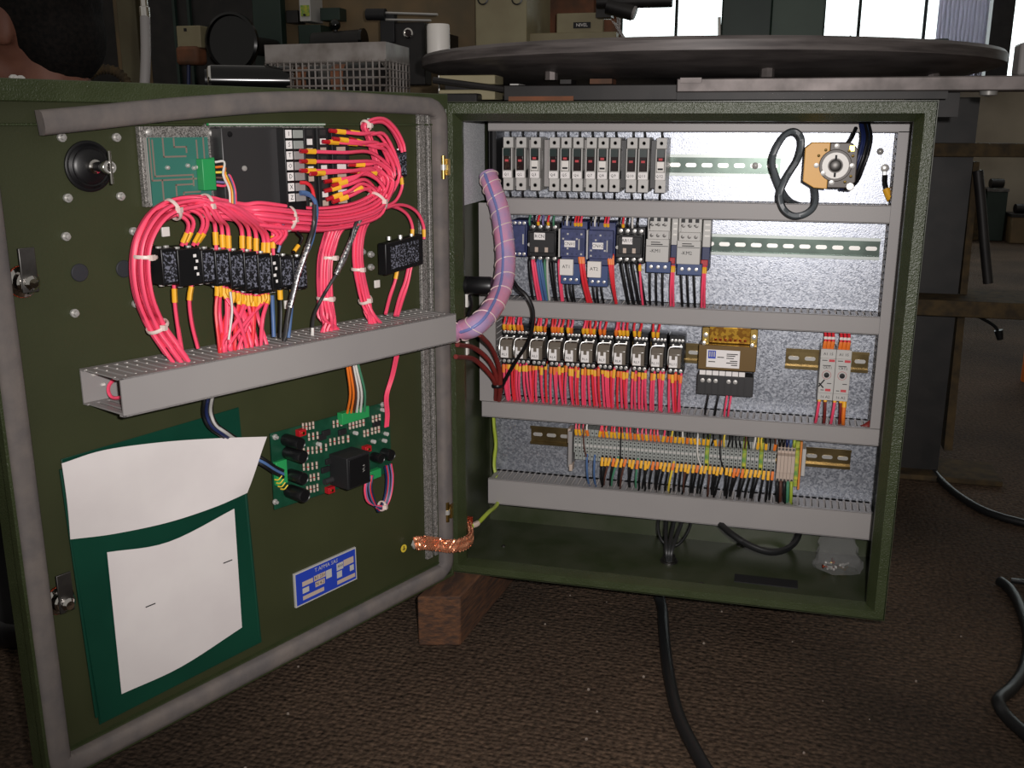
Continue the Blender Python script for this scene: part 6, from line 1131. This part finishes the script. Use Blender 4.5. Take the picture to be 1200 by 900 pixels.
t = thing('dark_drum', 'dark cylinders hanging against the bright window, top middle', 'motor', (0.0541,1.6,1.03)); MB().cyl((-0.0661,1.7,1.1003), (0.1606,1.7,1.0993), .021, n=20).build('long_cylinder', dkm, t); MB().cyl((-0.0344,1.7,1.0898), (0.0442,1.7,1.0684), .026, n=20).build('short_cylinder', dkm, t); MB().cyl((0.0442,1.7,1.0684), (0.052,1.7,1.0658), .022, n=20).build('end_face', trunk, t); MB().box((-0.0731,1.72,1.2529), tuple(V((-0.0263,1.72,1.0573)) + V((0, .05, 0)))).build('hanger', dkm, t)
zt2 = dc.z + .026
p = V((0.3137,0.9,0.9307)); p.z = zt2; MB().lathe([(.034, 0), (.034, .036), (.031, .040), (0, .040)], p, ZZ, 28).build('steel_drum', dkgreen, None, label='short dark drum standing on the round table before the window', cat='drum')
q = (0.2982,0.4472,0.7555,1.3129); q2 = (0.4472,0.6056,0.7557,1.3068); t = thing('green_column', 'tall dark green machine column standing before the window', 'column', (q[1], 2.1, FZ)); box('left_face', (q[0], 1.9, FZ), (q[1], 2.2, q[3] + .1), dkgreen, t, .003); box('right_face', (q2[0] + .001, 1.92, FZ), (q2[1], 2.2, q2[3] + .1), M('grey_green_machine_paint', (70, 88, 76), 0.5, 0, (58, 76, 66), 5), t, .003); MB().cyl((0.2901,1.88,1.0653), (0.2955,1.88,0.9636), .005, n=8).build('rod', chrome, t)
p = V((0.6492,1.1,0.9307)); p.z = zt2; t = thing('clamp_fixture', 'grey green clamp fixture with an upright plate on the round table', 'fixture', p); s_ = .0022
box('block', (p.x - .014, p.y, zt2), (p.x + .05, p.y + .06, zt2 + .036), dkgreen, t, .002); MB().hexa([(p.x - .032, p.y + .02, zt2), (p.x - .012, p.y, zt2), (p.x - .008, p.y, zt2 + .066), (p.x - .030, p.y + .02, zt2 + .04)], (.003, .004, 0)).build('upright_plate', lgrey, t); MB().cyl((p.x + .03, p.y - .004, zt2 + .02), (p.x + .03, p.y + .004, zt2 + .02), .012, n=10).build('nut', dull_steel, t)
p = V((0.7248,0.95,0.9112)); p.z = zt2; tag(MB().lathe([(.030, 0), (.030, .008), (.022, .016), (0, .018)], p, ZZ, 20).build('reddish_disc', hand_black), 'dark reddish disc on the round table beside the clamp fixture', 'disc')
p = V((0.7921,0.85,0.8929)); p.z = zt2 + .0005; tag(MB().hexa([(p.x - .05, p.y, p.z), (p.x + .055, p.y, p.z), (p.x + .03, p.y, p.z + .036), (p.x - .05, p.y, p.z + .034)], (0, .08, 0)).build('green_block', dkgreen, None, .002), 'dark green sloped block at the right of the round table', 'block')
q = (1.9393,2.0884,0.7779,1.9584); tag(box('window_post', (q[0], 6.85, 1.03), (q[1], 7.0, 3.0), dkm), 'dark upright post in front of the right window', 'post')
q = (0.8557,0.9154,0.8154,0.8673); tag(box('grey_block', (q[0], .315, (0.3192,0.8948,0.7937,0.8165)[3] + .0005), (q[1], .365, q[3]), trunk, None, .004), 'grey block standing on the right end of the long beam', 'block')
q = (1.5539,1.8928,0.7765,1.9863); # curtain: a pleated strip hanging by the window
cv = []; n_ = 40
for i in range(n_ + 1):
    x = q[0] + (q[1] - q[0]) * i / n_; y = 6.7 + .03 * math.sin(i * 1.9); cv.append((x, y))
m = MB(); vs = [V((x, y, 1.04)) for x, y in cv] + [V((x, y, 2.9)) for x, y in cv] ; fs = [(i, i + 1, n_ + 2 + i, n_ + 1 + i) for i in range(n_)]
m.add(vs, fs); cu_m = M('translucent_curtain', (214, 208, 226), 0.9); cu_m.node_tree.nodes['Principled BSDF'].inputs['Transmission Weight'].default_value = 0.5
o = m.build('curtain', cu_m, None, label='pale lavender plastic curtain hanging before the right window', cat='curtain'); sd_ = o.modifiers.new('thickness', 'SOLIDIFY'); sd_.thickness = .003
# ---------------------------------------------------------------- the person crouching behind the door
hd = V((-0.6105,-0.1488,0.8818)); Lx = -R_; Lx.z = 0; Lx.normalize(); Fy = V((F_.x, F_.y, 0)).normalized()   # face looks to the left of the picture
def body_bm():
    m = MB()
    def cap(a, b, r0, r1, k=6):
        a, b = V(a), V(b); pts = [a.lerp(b, i / k) for i in range(k + 1)]; m.tube(pts, [r0 + (r1 - r0) * i / k for i in range(k + 1)], 14); m.ball(a, r0, 14, 8); m.ball(b, r1, 14, 8)
    return m, cap
hip = hd - Lx * .16 - ZZ * .50 + Fy * .02; chest = hd - Lx * .09 - ZZ * .26 + Fy * .01; neck = hd - Lx * .035 - ZZ * .13
sR, sL = chest + Fy * .17 + ZZ * .06, chest - Fy * .17 + ZZ * .06
eR, eL = sR + Lx * .16 - ZZ * .22, sL + Lx * .16 - ZZ * .22
wR, wL = eR + Lx * .20 - ZZ * .06 - Fy * .03, eL + Lx * .20 - ZZ * .06 + Fy * .03
fl_z = FZ + .05
kR, kL = hip + Lx * .36 + Fy * .12 - ZZ * .04, hip + Lx * .36 - Fy * .12 - ZZ * .04
aR, aL = kR - Lx * .14, kL - Lx * .14; aR = V((aR.x, aR.y, fl_z)); aL = V((aL.x, aL.y, fl_z))
m, cap = body_bm()
hs_ = V((1, 1, 1))
# head: ellipsoid skull, jaw, nose, brow, ears
def ell(c, rx, ry, rz, n=20, k=14):
    o = len(m.v); m.ball((0, 0, 0), 1.0, n, k)
    for i in range(o, len(m.v)): v = m.v[i]; m.v[i] = c + Lx * v.x * rx + Fy * v.y * ry + ZZ * v.z * rz
ell(hd + ZZ * .02, .098, .078, .105); ell(hd + Lx * .035 - ZZ * .055, .062, .058, .062); ell(hd + Lx * .075 - ZZ * .092, .024, .028, .022); ell(hd + Lx * .085 + ZZ * .028, .018, .048, .012)
cap(hd + Lx * .092 + ZZ * .015, hd + Lx * .112 - ZZ * .024, .009, .013, 2); ell(hd + Lx * .088 - ZZ * .058, .014, .026, .008)
for s_ in (-1, 1): ell(hd - Lx * .005 + Fy * s_ * .080 - ZZ * .006, .018, .010, .031)
cap(hd - Lx * .03 - ZZ * .05, neck - ZZ * .04, .056, .062); cap(neck - ZZ * .03, chest, .07, .13); cap(chest, hip, .135, .14); cap(sR, sL, .07, .07)
for s0, e0, w0 in ((sR, eR, wR), (sL, eL, wL)):
    cap(s0, e0, .056, .043); cap(e0, w0, .042, .028)
    d = (w0 - e0).normalized(); up = ZZ; sd2 = d.cross(up).normalized(); pc = w0 + d * .05; cap(w0, pc, .028, .032, 3)
    for k in range(4):
        b0 = w0 + d * .085 + sd2 * (-.030 + k * .02); L_ = (.062, .074, .078, .070)[k]; cap(b0 - d * .02, b0 + d * L_ * .5 - ZZ * .006, .0098, .0092, 2); cap(b0 + d * L_ * .5 - ZZ * .006, b0 + d * L_ - ZZ * .028, .0092, .0085, 2)
    cap(w0 + d * .03 + sd2 * .025, w0 + d * .075 + sd2 * .062 - ZZ * .012, .012, .010, 2)
for h0, k0, a0 in ((hip + Fy * .09, kR, aR), (hip - Fy * .09, kL, aL)):
    cap(h0, k0, .082, .058); cap(k0, a0, .056, .040); cap(a0, a0 + Lx * .15 - ZZ * .015, .040, .030)
person = m.build('person', skin_m, None, smooth=180, label='person with short black hair in dark clothes crouching behind the open door', cat='person')
rm = person.modifiers.new('one_surface', 'REMESH'); rm.mode = 'VOXEL'; rm.voxel_size = .0055; rm.use_smooth_shade = True; sm_ = person.modifiers.new('soften', 'SMOOTH'); sm_.iterations = 4; sm_.factor = .5
for s_ in (-1, 1):
    e_ = MB().ball(hd + Lx * .083 + Fy * s_ * .031 + ZZ * .008, .0125, 12, 8).build('eye', white_p, person); MB().ball(hd + Lx * .0925 + Fy * s_ * .032 + ZZ * .008, .0052, 8, 6).build('iris', ink, e_)
    MB().tube(spline([hd + Lx * .094 + Fy * s_ * .014 + ZZ * .030, hd + Lx * .098 + Fy * s_ * .032 + ZZ * .036, hd + Lx * .085 + Fy * s_ * .055 + ZZ * .030], 4), .0045, 6).build('eyebrow', hair_m, person)
MB().tube([hd + Lx * .101 - Fy * .02 - ZZ * .060, hd + Lx * .104 - ZZ * .058, hd + Lx * .101 + Fy * .02 - ZZ * .060], .0035, 6).build('mouth', crimp_r, person)
m = MB()
def ell2(c, rx, ry, rz, n=24, k=16, keep=None):
    o = len(m.v); m.ball((0, 0, 0), 1.0, n, k)
    for i in range(o, len(m.v)): v = m.v[i]; j = 1 + .02 * math.sin(v.x * 23 + v.z * 17) * math.cos(v.y * 19); m.v[i] = c + Lx * v.x * rx * j + Fy * v.y * ry * j + ZZ * v.z * rz * j
ell2(hd - Lx * .022 + ZZ * .036, .094, .088, .104); ell2(hd - Lx * .055 - ZZ * .012, .062, .076, .075)
for s_ in (-1, 1): ell2(hd + Lx * .022 + Fy * s_ * .068 - ZZ * .004, .012, .013, .045, 10, 8)
hr = m.build('hair', hair_m, person, smooth=180); rr_ = hr.modifiers.new('one_surface', 'REMESH'); rr_.mode = 'VOXEL'; rr_.voxel_size = .006; rr_.use_smooth_shade = True
m, cap = body_bm(); cap(neck - ZZ * .055, chest, .075, .145); cap(chest, hip + ZZ * .02, .147, .152); cap(sR, sL, .08, .08)
for s0, e0, w0 in ((sR, eR, wR), (sL, eL, wL)): cap(s0, e0, .066, .053); cap(e0, w0 - (w0 - e0) * .1, .052, .040)
j_ = m.build('jacket', cloth_d, person, smooth=180); r3 = j_.modifiers.new('one_surface', 'REMESH'); r3.mode = 'VOXEL'; r3.voxel_size = .009; r3.use_smooth_shade = True
m, cap = body_bm(); cap(hip + ZZ * .02, hip - ZZ * .03, .150, .146)
for h0, k0, a0 in ((hip + Fy * .09, kR, aR), (hip - Fy * .09, kL, aL)): cap(h0, k0, .092, .068); cap(k0, a0 + ZZ * .04, .066, .054)
j_ = m.build('trousers', cloth_b, person, smooth=180); r3 = j_.modifiers.new('one_surface', 'REMESH'); r3.mode = 'VOXEL'; r3.voxel_size = .009; r3.use_smooth_shade = True
for a0 in (aR, aL): m, cap = body_bm(); cap(a0 - ZZ * .004, a0 + Lx * .16 - ZZ * .012, .046, .037); m.build('shoe', black_p, person)
# ---------------------------------------------------------------- small printed marks on the panel devices
for (s_, at_, sz_, par_) in TX: text(s_, V(at_), XX, ZZ, sz_, ink, par_)
